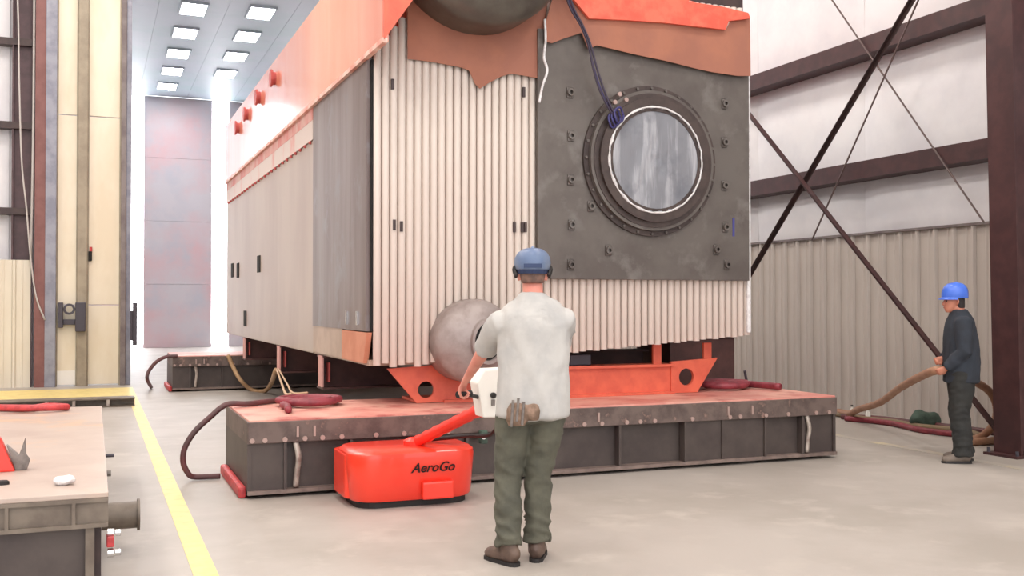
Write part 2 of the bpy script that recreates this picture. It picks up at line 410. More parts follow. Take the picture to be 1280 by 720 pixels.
# ---- big door at the opening: posts and sheets
dr = structure(bpy.data.objects.new('door_1', None)); COL.objects.link(dr); dr.location = (-.1, EY, 0); ROOTLOC[dr.name] = Matrix.Translation(V((-.1, EY, 0)))
MB().box(-.80, -.62, EY-.14, EY+.2, 0, 10.3).build('door_post', M_bluegrey, dr, bevel=.01)
MB().box(-.27, -.11, EY-.12, EY+.2, 0, 10.3).build('door_post', M_tan, dr, bevel=.01)
MB().box(.45, .54, EY-.12, EY+.2, 0, 10.3).build('door_post', M_jamb, dr, bevel=.008)
MB().box(.54, .63, EY-.06, EY+.2, 0, 10.3).build('door_edge', M_bluegrey, dr, bevel=.008)
for x0, x1 in ((-.62, -.27), (-.11, .45)):
    for z0, z1 in ((.02, 1.45), (1.46, 4.86), (4.87, 7.6), (7.61, 10.3)):
        MB().box(x0+.004, x1-.004, EY-.02, EY+.06, z0+.004, z1-.004).build('door_sheet', M_cream, dr, bevel=.006)
    for q in (x0+.012, x1-.012): MB().box(q-.012, q+.012, EY-.05, EY-.015, 0, 10.3).build('door_bead', M_tan, dr)
# latch hardware between posts, handle on the edge, small black switch with red top
h = MB().box(-.58, -.50, EY-.22, EY-.02, 1.05, 1.5).build('latch', M_iron, dr, bevel=.01)
MB().box(-.5, -.3, EY-.18, EY-.12, 1.1, 1.2).build('latch_bar', M_iron, h, bevel=.01)
m = MB(); m.lathe([(.06, -.02), (.1, -.02), (.1, .02), (.06, .02), (.06, -.02)], (-.4, EY-.16, 1.38), (0, 1, 0), 18); m.build('chain_wheel', M_iron, h)
MB().box(-.3, -.13, EY-.24, EY-.11, .98, 1.5).build('latch_box', M_iron, dr, bevel=.015)
tag(MB().box(-.6, -.3, EY-.04, EY-.02, .03, .28).build('kick_plate', M_white, dr), 'white plate near the floor')
h = MB().box(.63, .66, EY-.1, EY+.08, .8, 1.35).build('door_handle', M_iron, dr, bevel=.008)
MB().box(.66, .74, EY-.08, EY-.05, .72, 1.5).build('handle_plate', M_iron, h, bevel=.008)
h = MB().box(-.09, -.03, EY-.1, EY-.02, 2.25, 2.42).build('switch', M_black, dr, bevel=.01)
MB().cyl((-.05, EY-.06, 2.42), (-.05, EY-.06, 2.5), .025).build('switch_knob', M_rskirt, h)
structure(MB().box(-.95, HX1, EY, EY+.5, 8.7, 10.4).build('wall_header', M_insul))
structure(MB().box(8.3, HX1+.3, EY+.0, EY+.5, 0, 8.7).build('wall_back_right', M_insul))

# ---- floor lines
tag(MB().box(.515, .645, -2, 17.6, 0, .003).build('floor_line', M_yellow), 'long yellow line painted on the floor left of the boiler', 'floor line')
tag(MB().box(-3.5, .645, 17.6, 19.3, 0, .003).build('floor_line', M_yellow), 'wide yellow painted strip in front of the cream door', 'floor line')
tag(MB().box(7.7, 7.82, -2, 10, 0, .003).build('floor_line', M_yellowf), 'faded worn yellow line on the floor near the man in navy', 'floor line')

# ---- bright booth beyond the opening
BY = 35.8
BZ = 8.35
we = structure(MB().box(-3.2, 9.9, BY+.1, BY+.3, 0, BZ).build('wall_rear', M_bframe))
wl = structure(MB().box(-3.4, -3.2, 20.5, BY+.3, 0, BZ).build('wall_booth_left', M_booth))
wr2 = structure(MB().box(9.7, 9.9, 20.6, BY+.3, 0, BZ).build('wall_booth_right', M_booth))
for k in range(-2, 3):
    x0 = 1.52+2.72*k; x1 = x0+2.16
    if x0 < -3.2: x0 = -3.2
    if x1 > 9.7: x1 = 9.7
    if x1 <= x0: continue
    z = 0
    for zz in (2.1, 4.2, 6.3, 8.32):
        MB().box(x0, x1, BY, BY+.1, z+.004, zz-.004).build('wall_panel', M_booth, we); z = zz
    if x1 < 9.1:
        MB().box(x1+.01, x1+.55, BY+.04, BY+.1, .12, 8.3).build('strip_light', M_strip, we)
cb = structure(MB().box(-3.4, 9.9, 20.5, BY+.3, BZ+.06, BZ+.2).build('ceiling_booth', M_bframe))
xs = [-3.2, -.9, .6+.75, 2.86, 4.35, 5.85, 7.4, 9.7]
for i in range(7):
    for j in range(7):
        y0 = 20.5+j*2.3-.1; y1 = min(y0+2.3, BY)
        MB().box(xs[i]+.003, xs[i+1]-.003, max(y0, 20.5)+.003, y1-.003, BZ, BZ+.06).build('ceiling_panel', M_bceil, cb)
rowlab = ('left', 'right')
nth = ('nearest', 'second', 'third', 'fourth', 'farthest')
for r, (lx, ly0) in enumerate(((2.11, 24.75), (3.61, 24.5))):
    for k in range(5 if r == 0 else 4):
        ly = ly0+2.3*k
        t = thing('ceiling_light', '%s square white light in the %s row on the booth ceiling' % (('farthest' if (r == 1 and k == 3) else nth[k]), rowlab[r]), 'light', (lx, ly, BZ-.05), 'square lights on the booth ceiling')
        m = MB(); w2, l2 = .27, .48
        for a in ((lx-w2-.04, lx-w2, ly-l2-.04, ly+l2+.04), (lx+w2, lx+w2+.04, ly-l2-.04, ly+l2+.04), (lx-w2, lx+w2, ly-l2-.04, ly-l2), (lx-w2, lx+w2, ly+l2, ly+l2+.04)):
            m.box(*a, BZ-.05, BZ)
        m.build('frame', M_bceil, t)
        MB().box(lx-w2, lx+w2, ly-l2, ly+l2, BZ-.045, BZ-.01).build('diffuser', M_light, t)

# ================================================================== BOILER
BL = thing('boiler', 'huge rectangular boiler with orange top, pale tube front and dark round-window plate', 'boiler', (4.1, 13.6, .6))
FY = 8.62            # front tube plane
X0, X1, YB = 2.19, 6.1, 18.75
# side casing
MB().box(X0, X0+.05, 11.02, YB, .96, 3.25).build('side_panel', M_side, BL)
MB().box(X0-.012, X0+.05, 11.02, YB, 3.26, 3.47).build('side_band', M_sideband, BL)
MB().box(X0-.014, X0+.05, 11.02, YB, 3.47, 3.62).build('overspray_band', M_over, BL)
MB().box(X0-.01, X0+.05, 8.66, 11.0, 1.25, 3.64).build('front_side_plate', M_sidedk, BL)
MB().box(X0-.004, X0+.04, 9.6, 11.0, .97, 1.25).build('lower_side_panel', M_under, BL)
m = MB(); m.prism([(8.62, 1.24), (9.58, 1.24), (9.58, .97), (8.75, .97)], 0, X0-.016, X0+.03); m.build('taped_paper', M_paperp, BL)
for i in range(26):
    MB().sphere((X0-.014, 11.15+i*.29, 3.24), .02, 6, 4).build('rivet', M_lug, BL)
for px, py in ((290, 338), (297, 338), (323, 330), (306, 398)):
    p = PX(px, py, X0-.01); MB().box(X0-.012, X0+.01, p.y-.13, p.y+.13, p.z-.12, p.z+.12).build('inspection_slot', M_black, BL)
for py in (8.95, 9.35):
    MB().box(X0-.03, X0, py-.02, py+.02, 1.3, 1.42).build('bracket_tab', M_silver, BL)
# other faces of the casing
MB().box(X1-.05, X1, FY+.06, YB, 1.2, 3.7).build('far_side_panel', M_side, BL)
MB().box(X0, X1, YB-.05, YB, .96, 4.4).build('rear_panel', M_side, BL)
m = MB(); m.prism([(X0+.02, .95), (3.0, .96), (X1, 1.17), (X1, 1.22), (3.0, 1.01), (X0+.02, 1.0)], 1, FY+.05, YB); m.build('bottom_panel', M_under, BL)
# orange upper casing
MB().box(X0-.03, X0+.02, 8.065, YB, 3.62, 4.64).build('upper_side_casing', M_orange, BL)
MB().box(X0-.045, X0+.0, 8.02, YB, 3.60, 3.64).build('casing_edge_angle', M_edge, BL)
q = [PY(*c, 8.02) for c in ((484, 30), (516, 0), (528, -30), (484, -60))]
m = MB(); zt = 4.64
m.prism([(X0-.03, 3.62), (q[1].x, q[1].z), (q[1].x+.3, 4.4), (q[1].x+.45, zt), (X0-.03, zt)], 1, 8.02, 8.06); m.build('upper_front_casing', M_redor, BL)
m = MB(); m.prism([(X0, 4.60), (3.2, 4.9), (3.2, 4.95), (X0, 4.65)], 1, 8.06, YB); m.build('roof_sheet', M_orange, BL)
m = MB(); m.prism([(3.2, 4.9), (3.9, 4.62), (X1, 4.30), (X1, 4.36), (3.9, 4.68), (3.2, 4.95)], 1, FY-.02, YB); m.build('roof_sheet', M_roofor, BL)
# front upper fill behind papers
m = MB(); m.prism([(X0+.05, 3.6), (X1-.02, 3.6), (X1-.02, 4.33), (3.9, 4.62), (3.2, 4.9), (X0+.05, 4.6)], 1, FY+.04, FY+.1); m.build('front_upper_plate', M_redor, BL)
for px, py in ((297, 160), (308, 143), (323, 122), (342, 98)):
    p = PX(px, py, X0-.05)
    m = MB(); m.cyl((X0-.07, p.y, p.z), (X0, p.y, p.z), .085, n=14); b = m.build('nozzle_stub', M_lug, BL, smooth='auto')
    MB().lathe([(.0, 0), (.11, 0), (.11, .025), (.0, .025)], (X0-.07, p.y, p.z), (-1, 0, 0), 14).build('nozzle_flange', M_lug, b)
# front tube wall
ntube = 53
me_t = None
unit = MB().lathe([(.0338, 0), (.0338, 1)], (0, 0, 0), (0, 0, 1), 12); me_u = unit.mesh('tube')
for p_ in me_u.polygons: p_.use_smooth = len(p_.vertices) == 4
def zbot(x): return .957 if x < 3.0 else .957+(x-3.0)/(6.1-3.0)*.215
def ztop(x): return min(3.66+(x-2.2)*1.15, 4.45)
for i in range(ntube):
    x = 2.262+i*.0730
    dz = .02*math.sin(i*2.1)*(1 if x < 3 else .3)
    zb, zt = zbot(x)+dz, ztop(x)
    if x > 6.03: zt = 4.2
    put('wall_tube', me_u, M_tube, BL, loc=(x, FY, zb), scale=(1, 1, zt-zb))
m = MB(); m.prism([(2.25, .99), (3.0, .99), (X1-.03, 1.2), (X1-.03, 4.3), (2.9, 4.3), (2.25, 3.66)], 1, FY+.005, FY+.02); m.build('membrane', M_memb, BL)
MB().box(X0+.02, X0+.045, FY+.0, FY+.1, 1.25, 3.6).build('corner_gap', M_black, BL)  # solid black bar stands in for the dark of the open corner gap
for px, py in ((491, 105), (493, 281), (643, 284), (653, 284), (657, 284), (655, 115), (502, 283)):
    p = PY(px, py, FY-.04); MB().box(p.x-.012, p.x+.012, FY-.045, FY-.02, p.z-.045, p.z+.045).build('tube_clip', M_dkbrown, BL)
# dark front plate with machined rings and film
PFY = 8.52
PL = MB().box(3.74, 6.03, PFY, PFY+.05, 1.715, 4.0).build('front_plate', M_plate, BL, bevel=.006)
RC = (4.9, 0, 2.842)
def ring(r0, r1, y0, y1, name, m, par=BL):
    return MB().lathe([(r1, y0), (r0, y0), (r0, y1), (r1, y1), (r1, y0)], (RC[0], 0, RC[2]), (0, 1, 0), 56).build(name, m, par, smooth='auto')
ring(.715, .44, PFY-.03, PFY, 'burner_ring', M_ring)
ring(.665, .44, PFY-.075, PFY-.03, 'burner_ring', M_plate)
ring(.635, .44, PFY-.085, PFY-.075, 'burner_ring', M_ring)
ring(.585, .46, PFY-.12, PFY-.085, 'burner_ring', M_ring)
for k in range(28):
    a = 2*math.pi*k/28
    p = V((RC[0]+.693*math.cos(a), PFY-.03, RC[2]+.693*math.sin(a)))
    MB().cyl(p, p+V((0, -.018, 0)), .013, n=6).build('ring_bolt', M_plate, BL)
for px, py in ((774, 118), (782, 125), (768, 128), (786, 133), (775, 138)):
    p = PY(px, py, PFY-.08); MB().cyl(p, p+V((0, -.02, 0)), .022, n=8).build('ring_plug', M_bolt, BL)
# film over the opening: crinkled disc
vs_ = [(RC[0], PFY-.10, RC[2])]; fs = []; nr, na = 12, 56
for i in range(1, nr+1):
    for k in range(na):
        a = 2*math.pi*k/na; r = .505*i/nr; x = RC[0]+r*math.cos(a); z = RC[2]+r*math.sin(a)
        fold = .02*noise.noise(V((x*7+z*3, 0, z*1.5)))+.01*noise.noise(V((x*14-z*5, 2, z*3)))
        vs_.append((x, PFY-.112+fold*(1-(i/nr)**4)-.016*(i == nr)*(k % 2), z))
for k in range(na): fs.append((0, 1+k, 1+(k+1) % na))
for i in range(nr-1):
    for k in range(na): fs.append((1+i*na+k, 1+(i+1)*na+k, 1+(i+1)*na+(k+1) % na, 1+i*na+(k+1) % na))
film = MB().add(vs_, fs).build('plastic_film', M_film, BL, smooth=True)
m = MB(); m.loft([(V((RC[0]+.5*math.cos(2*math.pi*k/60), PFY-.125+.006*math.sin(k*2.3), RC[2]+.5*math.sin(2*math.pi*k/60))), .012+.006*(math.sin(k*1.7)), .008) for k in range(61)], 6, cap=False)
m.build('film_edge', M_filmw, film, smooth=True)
for px, py in ((712, 116), (713, 170), (713, 225), (714, 281), (713, 331), (905, 130), (905, 178), (905, 232), (906, 284), (908, 331), (760, 313), (838, 262), (895, 312), (738, 258)):
    p = PY(px, py, PFY)
    s = MB().box(p.x-.032, p.x+.032, PFY-.012, PFY, p.z-.05, p.z+.05).build('lug_pad', M_plate, BL, bevel=.01)
    MB().lathe([(.018, 0), (.034, 0), (.034, .03), (.018, .03), (.018, 0)], (p.x, PFY-.012, p.z), (0, -1, 0), 12).build('lug_eye', M_plate, s)
p = PY(917, 284, PFY-.003); MB().box(p.x-.012, p.x+.012, PFY-.004, PFY+.001, p.z-.09, p.z+.09).build('paint_mark', M_bluemark, BL)
MB().box(6.035, 6.075, FY-.06, FY+.0, 1.2, 4.0).build('edge_bar', M_filmw, BL, bevel=.006)
# drums
c = PY(605, -76, 8.3)
UD = V((c.x, 0, c.z)); UR = .775
prof = [(0, 7.86)]+[(UR*math.sin(t), 8.22-.36*math.cos(t)) for t in [i*math.pi/2/10 for i in range(1, 11)]]+[(UR, 8.3), (UR, YB-.1), (0, YB-.1)]
MB().lathe(prof, (UD.x, 0, UD.z), (0, 1, 0), 48).build('steam_drum', M_drum, BL, smooth='auto')
c = PY(599, 427, 8.35); LD = V((c.x, 0, c.z)); LR = .372
prof = [(0, 8.28)]+[(LR*math.sin(t), 8.46-.18*math.cos(t)) for t in [i*math.pi/2/10 for i in range(1, 11)]]+[(LR, 8.6), (LR, YB-.1), (0, YB-.1)]
ld = MB().lathe(prof, (LD.x, 0, LD.z), (0, 1, 0), 48).build('mud_drum', M_ldrum, BL, smooth='auto')
m = MB(); n = 28
def ell(y, sx, sz): return [(LD.x+.05+sx*math.cos(2*math.pi*k/n), y, LD.z+sz*math.sin(2*math.pi*k/n)) for k in range(n)]
m.add(ell(8.30, .155, .2)+ell(8.245, .15, .195)+ell(8.245, .125, .165)+ell(8.275, .12, .16), [(i*n+k, i*n+(k+1) % n, (i+1)*n+(k+1) % n, (i+1)*n+k) for i in range(3) for k in range(n)])
mh = m.build('manhole_rim', M_ldrum, ld, smooth='auto')
m = MB(); m.add(ell(8.272, .122, .162), [tuple(range(n))]); m.build('manhole_opening', M_black, ld)
# headers on the roof at right, dark
MB().box(5.35, 6.07, FY+.05, FY+.6, 4.37, 5.1).build('top_header', M_dkbrown, BL, bevel=.01)
# cross beams under the boiler
for py in (10.6, 13.2, 16.4):
    t_ = MB().box(X0+.0, X1-.1, py, py+.03, .62, .95).build('cross_beam', M_brownbeam, BL)
    MB().box(X0-.01, X1-.1, py-.13, py+.16, .605, .625).build('beam_flange', M_brownbeam, t_)
    MB().box(X0-.01, X1-.1, py-.13, py+.16, .93, .95).build('beam_flange', M_brownbeam, t_)
    MB().box(X0-.02, X0-.0, py-.13, py+.05, .63, .95).build('beam_end_plate', M_pinkfl, t_)
    MB().box(X0+.05, X0+.07, py-.12, py, .68, .88).build('beam_gusset', M_lug, t_)

# masking paper on the front
def paper(name, pix, Y, label, thick=.006, m=M_paper, amp=.02):
    me_ = MB(); pts = [PY(a, b, Y) for a, b in pix]
    me_.prism([(p.x, p.z) for p in pts], 1, 0, thick)
    me = me_.mesh(name)
    bm = bmesh.new(); bm.from_mesh(me); bmesh.ops.triangulate(bm, faces=bm.faces)
    bmesh.ops.subdivide_edges(bm, edges=[e for e in bm.edges if e.calc_length() > .12], cuts=3, use_grid_fill=True)
    for v in bm.verts: v.co.y += Y+amp*noise.noise(V((v.co.x*2.2, 3.3, v.co.z*1.1)))
    bm.to_mesh(me); bm.free()
    o = put(name, me, m); return tag(o, label, 'paper', 'sheets of masking paper on the boiler front')
paper('masking_paper', [(510, -40), (510, 73), (540, 77), (575, 84), (586, 88), (594, 105), (600, 111), (612, 103), (628, 95), (640, 92), (672, 98), (676, 60), (681, 30), (690, -40)], 8.55, 'brown masking paper with a torn point hanging below the big drum')
paper('masking_paper', [(683, 25), (690, 0), (720, -8), (733, 20), (780, 24), (825, 27), (880, 33), (908, 36), (914, 24), (938, 22), (938, 95), (921, 95), (890, 90), (830, 76), (780, 65), (745, 57), (735, 62), (727, 41), (705, 48), (690, 54), (682, 52)], 8.47, 'wide brown masking paper along the top of the dark front plate')
# orange ragged roof edge over the paper
m = MB(); pix = [(690, -30), (735, 24), (780, 26), (825, 29), (870, 34), (905, 38), (909, 27), (936, 24), (933, 17), (900, 9), (860, 3), (830, -4), (780, -14), (730, -30)]
m.prism([(PY(a, b, 8.45).x, PY(a, b, 8.45).z) for a, b in pix], 1, 8.42, 8.455); m.build('roof_edge_covering', M_roofor, BL)
# cable bundle over the front
cp = [PY(a, b, 8.38) for a, b in ((700, -45), (712, 5), (726, 32), (735, 55), (742, 85), (750, 110), (760, 132), (770, 150))]
tg = thing('cable_bundle', 'dark and purple cables hanging down to the round window', 'cable', cp[-1])
for k, (dx, m_) in enumerate(((0, M_cable), (-.012, M_cabled), (.014, M_cabled))):
    path = spline([p+V((dx*(1+.6*math.sin(i*1.3+k)), -.012*k, 0)) for i, p in enumerate(cp)])
    MB().loft([(p, .0105, .0105) for p in path], 8).build('cable', m_, tg, smooth=True)
for k in range(3):
    cc = cp[-1]+V((-.03+.02*k, -.02*k, .02*k))
    MB().loft([(cc+V((.045*math.cos(a), .01*math.sin(3*a), .07*math.sin(a))), .011, .011) for a in [i*2*math.pi/16 for i in range(17)]], 6).build('cable_loop', M_cable, tg, smooth=True)
sp = [PY(a, b, 8.44) for a, b in ((681, 24), (682, 50), (680, 72), (684, 88), (678, 108), (674, 128))]
tag(hose('plastic_strip', sp, .012, M_filmw), 'twisted strip of clear plastic beside the left edge of the dark plate', 'plastic strip')

# ---- orange cradle under the boiler front
CR = thing('support_cradle', 'orange steel cradle with round holes in its end plates under the boiler front', 'cradle', (4.2, 8.85, .6))
CY = 8.78
def endplate(pts, hole, r):
    me = bpy.data.meshes.new('end_plate'); bm = bmesh.new(); n = 28; hx, hz = hole
    outer = []
    P2 = [V((a, b)) for a, b in pts]
    for k in range(n):   # ray from hole centre to polygon outline
        a = 2*math.pi*k/n; dd = V((math.cos(a), math.sin(a))); best = 9
        for i in range(len(P2)):
            p, q = P2[i], P2[(i+1) % len(P2)]; e = q-p; den = dd.x*e.y-dd.y*e.x
            if abs(den) < 1e-9: continue
            w_ = p-V(hole); t = (w_.x*e.y-w_.y*e.x)/den; s_ = (w_.x*dd.y-w_.y*dd.x)/den
            if t > 0 and -1e-6 <= s_ <= 1+1e-6: best = min(best, t)
        outer.append((hx+dd.x*best, hz+dd.y*best))
    # snap nearest ray points to true corners
    for p in P2:
        k = min(range(n), key=lambda k: (outer[k][0]-p.x)**2+(outer[k][1]-p.y)**2); outer[k] = (p.x, p.y)
    inner = [(hx+r*math.cos(2*math.pi*k/n), hz+r*math.sin(2*math.pi*k/n)) for k in range(n)]
    vs_ = [(x, yv, z) for yv in (CY-.015, CY+.02) for loop in (outer, inner) for x, z in loop]
    fs = []
    for k in range(n):
        j = (k+1) % n
        fs += [(k, j, n+j, n+k), (2*n+k, 3*n+k, 3*n+j, 2*n+j), (k, 2*n+k, 2*n+j, j), (n+k, n+j, 3*n+j, 3*n+k)]
    MB().add(vs_, fs).build('end_plate', M_redor, CR)
def xz(px, py): p = PY(px, py, CY); return (p.x, p.z)
zp = .605
l0, l1, l2, l3 = xz(484, 461), xz(553, 455), xz(556, 500), xz(520, 503)
endplate([(l0[0], l0[1]), (l3[0], zp), (l2[0], zp), (l2[0], l1[1])], xz(532, 487), .075)
r0, r1 = xz(838, 452), xz(896, 447)
endplate([(r0[0], zp), (r0[0]+.30, zp), (r1[0], r1[1]), (r0[0], r0[1])], xz(857, 471), .085)
xl, xr = l2[0], r0[0]
MB().box(xl-.02, xr+.02, CY+.0, CY+.03, zp, .87).build('beam_web', M_redor, CR)
MB().box(xl-.02, xr+.02, CY-.05, CY+.18, .87, .895).build('beam_flange', M_redor, CR)
MB().box(xl-.02, xr+.02, CY-.05, CY+.18, zp-.004, zp+.02).build('beam_flange', M_redor, CR)
for px, py0, py1 in ((823, 433, 460), (886, 431, 455), (545, 448, 462)):
    a, b = PY(px, py0, CY), PY(px, py1, CY)
    MB().box(a.x-.045, a.x+.045, CY+.02, CY+.05, b.z-.03, a.z+.02).build('upright', M_redor, CR)
MB().box(xr-.02, xr+.35, CY+.04, CY+.45, .605, .63).build('foot_plate', M_redor, CR)
MB().box(l3[0], xl, CY+.02, CY+.45, .605, .63).build('foot_plate', M_redor, CR)
tag(MB().box(PY(712, 450, 8.84).x, PY(738, 450, 8.84).x, 8.82, 9.0, .897, 1.0).build('packing_block', M_iron, bevel=.01), 'small dark packing block on the orange cradle beam', 'block')
t = thing('support_block', 'dark brown steel block standing behind the cradle at the right of the boiler', 'block', (6.5, 10.5, 0))
MB().box(6.08, 6.95, 10.12, 10.9, .0, 1.08).build('block_body', M_brownbeam, t, bevel=.01)
MB().box(6.06, 6.97, 10.1, 10.92, 1.08, 1.1).build('block_top', M_dkbrown, t)

# ================================================================== AIR PALLETS
def pallet(label, dx, dy, full=True):
    x0, x1, y0, y1 = 1.09+dx, 6.65+dx, 7.98+dy, 9.36+dy
    t = thing('transport_pallet', label, 'pallet', ((x0+x1)/2, (y0+y1)/2, 0), 'long low steel pallets under the boiler')
    MB().box(x0+.01, x1-.01, y0+.01, y1-.01, .575, .6).build('deck_plate', M_ptop, t, bevel=.005)
    MB().box(x0, x1, y0, y0+.05, .42, .585).build('edge_beam', M_plip, t, bevel=.006)
    MB().box(x0, x1, y1-.05, y1, .42, .585).build('edge_beam', M_plip, t)
    MB().box(x0, x0+.05, y0+.05, y1-.05, .42, .585).build('edge_beam', M_plip, t)
    MB().box(x1-.05, x1, y0+.05, y1-.05, .42, .585).build('edge_beam', M_plip, t)
    cuts = [0]+[PY(px, 560, 7.98).x-1.09 for px in (357, 440, 585, 776, 858, 905, 958, 1005)]+[5.56]
    for i in range(len(cuts)-1):
        dpt = (.03, .09, .06, .09, .11, .03, .03, .09, .04)[i % 9]
        MB().box(x0+cuts[i]+.006, x0+cuts[i+1]-.006, y0+dpt, y0+.2, .06, .42).build('side_panel', M_pbody, t)
    for c_ in cuts[1:-1]:
        MB().box(x0+c_-.012, x0+c_+.012, y0+.01, y0+.1, .06, .42).build('stiffener', M_pbody, t)
    for px in (372, 1012):
        xx = PY(px, 560, 7.98).x+dx
        path = [V((xx-.01, y0+.03, .42)), V((xx+.012, y0+.018, .3)), V((xx, y0+.03, .17)), V((xx-.008, y0+.03, .07))]
        MB().loft([(p, .028, .02) for p in spline(path, 4)], 8).build('air_pipe', M_stiff, t, smooth=True)
    MB().box(x0+.0, x1, y0+.0, y0+.16, .03, .06).build('bottom_rail', M_prail, t)
    MB().box(x0, x0+.03, y0+.02, y1-.02, .03, .42).build('end_panel', M_pbody, t)
    MB().box(x1-.03, x1, y0+.02, y1-.02, .03, .42).build('end_panel', M_pbody, t)
    MB().box(x0, x1, y1-.03, y1, .03, .42).build('back_panel', M_pbody, t)
    MB().box(x0-.06, x0+.0, y0+.06, y1-.1, .0, .09).build('air_skirt', M_rskirt, t, bevel=.025)
    MB().box(x0+.1, x1-.1, y0+.25, y1-.25, .0, .04).build('air_bearing', M_rubber, t)
    rnd = random.Random(3)
    k = 0
    for px in (315, 331, 356, 381, 403, 427, 470, 505, 560, 730, 752, 783, 800, 818, 865, 912, 925, 957, 985, 1020, 1036):
        xx = PY(px, 545, 7.98).x+dx
        MB().cyl((xx, y0, .445), (xx, y0-.014, .445), .02, n=8).build('bolt', M_bolt, t); k += 1
    for px in (372, 393, 748, 910, 940):
        xx = PY(px, 535, 7.98).x+dx
        MB().box(xx-.009, xx+.009, y0-.012, y0, .46, .54).build('pin', M_bolt, t)
    return t
PF = pallet('long low steel pallet with worn red deck under the boiler front', 0, 0)
pallet('dark steel pallet with red deck under the far end of the boiler', .14, 10.05)
# hoses on the decks
def coil(cx, cy, z, r, turns, rad, sq=1.0, ph=0):
    return [(cx+(r+.03*math.sin(a*1.7))*math.cos(a+ph), cy+(r*sq+.02*math.cos(a*1.3))*math.sin(a+ph), z+rad*(1.05+.6*i/(turns*8))) for i, a in enumerate([k*math.pi/4 for k in range(int(turns*8))])]
p = coil(1.75, 8.95, .61, .24, 3, .03, .9)
tag(hose('air_hose', [(1.46, 8.35, .632), (1.5, 8.6, .635), (1.52, 8.8, .635)]+p, .03, M_rhose, 4), 'dark red hose coiled on the left end of the front pallet deck', 'hose')
p = coil(6.05, 9.0, .61, .23, 3, .035, .8)
tag(hose('air_hose', p+[(6.3, 9.05, .65), (6.4, 8.85, .645), (6.45, 8.6, .645)], .035, M_rhose, 4), 'dark red hose coiled on the right end of the front pallet deck', 'hose')
t = thing('hose_valve', 'small dark hose valve on the right end of the front pallet deck', 'valve', (6.42, 9.1, .6))
MB().box(6.36, 6.48, 9.06, 9.14, .6, .66).build('valve_body', M_iron, t, bevel=.012)
MB().cyl((6.4, 9.1, .66), (6.36, 9.08, .78), .014, n=8).build('valve_lever', M_iron, t)
p = [V((1.52, 9.27, .626)), V((1.36, 9.14, .626)), V((1.22, 9.04, .626)), V((1.05, 9.0, .63))]+[PY(a, b, 9.0) for a, b in ((262, 522), (243, 540), (231, 560), (229, 578), (236, 593))]
p += [V((.80, 9.02, .03)), V((.92, 9.0, .028)), V((1.0, 8.98, .03))]
tag(hose('air_hose', p, .024, M_rdhose), 'maroon hose looping from the front pallet deck out to the floor', 'hose')
p = [PY(a, b, 18.0) for a, b in ((222, 445), (208, 446), (196, 452), (186, 464), (184, 474))]+[PZ(189, 484, .03)]
tag(hose('air_hose', p, .03, M_rdhose), 'maroon hose looping beside the far pallet onto the floor', 'hose')
p = [PY(285, 444, 18.0), PY(291, 458, 17.9), PY(300, 474, 17.7), PZ(314, 487, .03), PZ(330, 489, .03), PZ(338, 481, .2), PX(345, 463, 2.17)]
tag(hose('hanging_hose', p, .035, M_tanhose), 'tan hose drooping from the far pallet deck to the floor under the boiler', 'hose')
p = [PX(346, 462, 2.165), PY(352, 479, 11.0), PY(357, 492, 9.4), V((1.62, 9.15, .69))]
tag(hose('rope', p, .012, M_rope), 'tan rope hanging down onto the red coil of hose', 'rope')
p = [PX(348, 461, 2.165), PY(359, 480, 11.0), PY(366, 491, 9.4), V((1.78, 9.2, .69))]
tag(hose('rope', p, .010, M_rope), 'thin tan rope just right of the other rope above the hose coil', 'rope')

# ================================================================== TUG
TG = thing('tow_tug', 'low bright red rounded powered tug with tiller and white control box', 'tug', (2.25, 7.5, 0))
TX0, TX1, TY0, TY1 = 1.72, 2.70, 7.22, 7.88
def rrect(x0, x1, y0, y1, r, n=6):
    out = []
    for cx, cy, a0 in ((x1-r, y1-r, 0), (x0+r, y1-r, 90), (x0+r, y0+r, 180), (x1-r, y0+r, 270)):
        for k in range(n+1):
            a = math.radians(a0+90*k/n); out.append((cx+r*math.cos(a), cy+r*math.sin(a)))
    return out
m = MB(); lv = []
for z, ins in ((.05, .035), (.07, .02), (.36, .0), (.395, .006), (.415, .03)):
    lv.append([(x, y_, z) for x, y_ in rrect(TX0+ins, TX1-ins, TY0+ins, TY1-ins, .2-ins*.5)])
n = len(lv[0]); m.add([v for l in lv for v in l], [(i*n+k, i*n+(k+1) % n, (i+1)*n+(k+1) % n, (i+1)*n+k) for i in range(len(lv)-1) for k in range(n)]+[tuple(range(n))[::-1], tuple((len(lv)-1)*n+k for k in range(n))])
m.build('tug_body', M_tug, TG, smooth='auto')
m = MB(); m.prism(rrect(TX0+.06, TX1-.06, TY0+.06, TY1-.06, .16), 2, .0, .055); m.build('tug_skirt', M_rubber, TG)
a = PY(527, 604, TY0); b = PY(566, 627, TY0)
MB().box(a.x, b.x, TY0-.035, TY0+.01, .055, .185).build('front_bumper', M_tug, TG, bevel=.015)
m = MB(); m.prism(rrect(TX0-.005, TX0+.28, TY0+.16, TY1+.02, .1), 2, .06, .38); m.build('side_bulge', M_tug, TG, bevel=.01)
# lettering
tc = bpy.data.curves.new('lettering', 'FONT'); tc.body = 'AeroGo'; tc.size = .098; tc.shear = .35; tc.extrude = .002; tc.align_x = 'CENTER'; tc.offset = .0012
to = bpy.data.objects.new('lettering_tmp', tc); COL.objects.link(to)
dg = bpy.context.evaluated_depsgraph_get(); me = bpy.data.meshes.new_from_object(to.evaluated_get(dg)); bpy.data.objects.remove(to)
c = PY(541, 588, TY0)
me.transform(Matrix.Translation(V((c.x, TY0-.0045, .255))) @ Matrix.Rotation(math.pi/2, 4, 'X'))
put('lettering', me, M_black, TG)
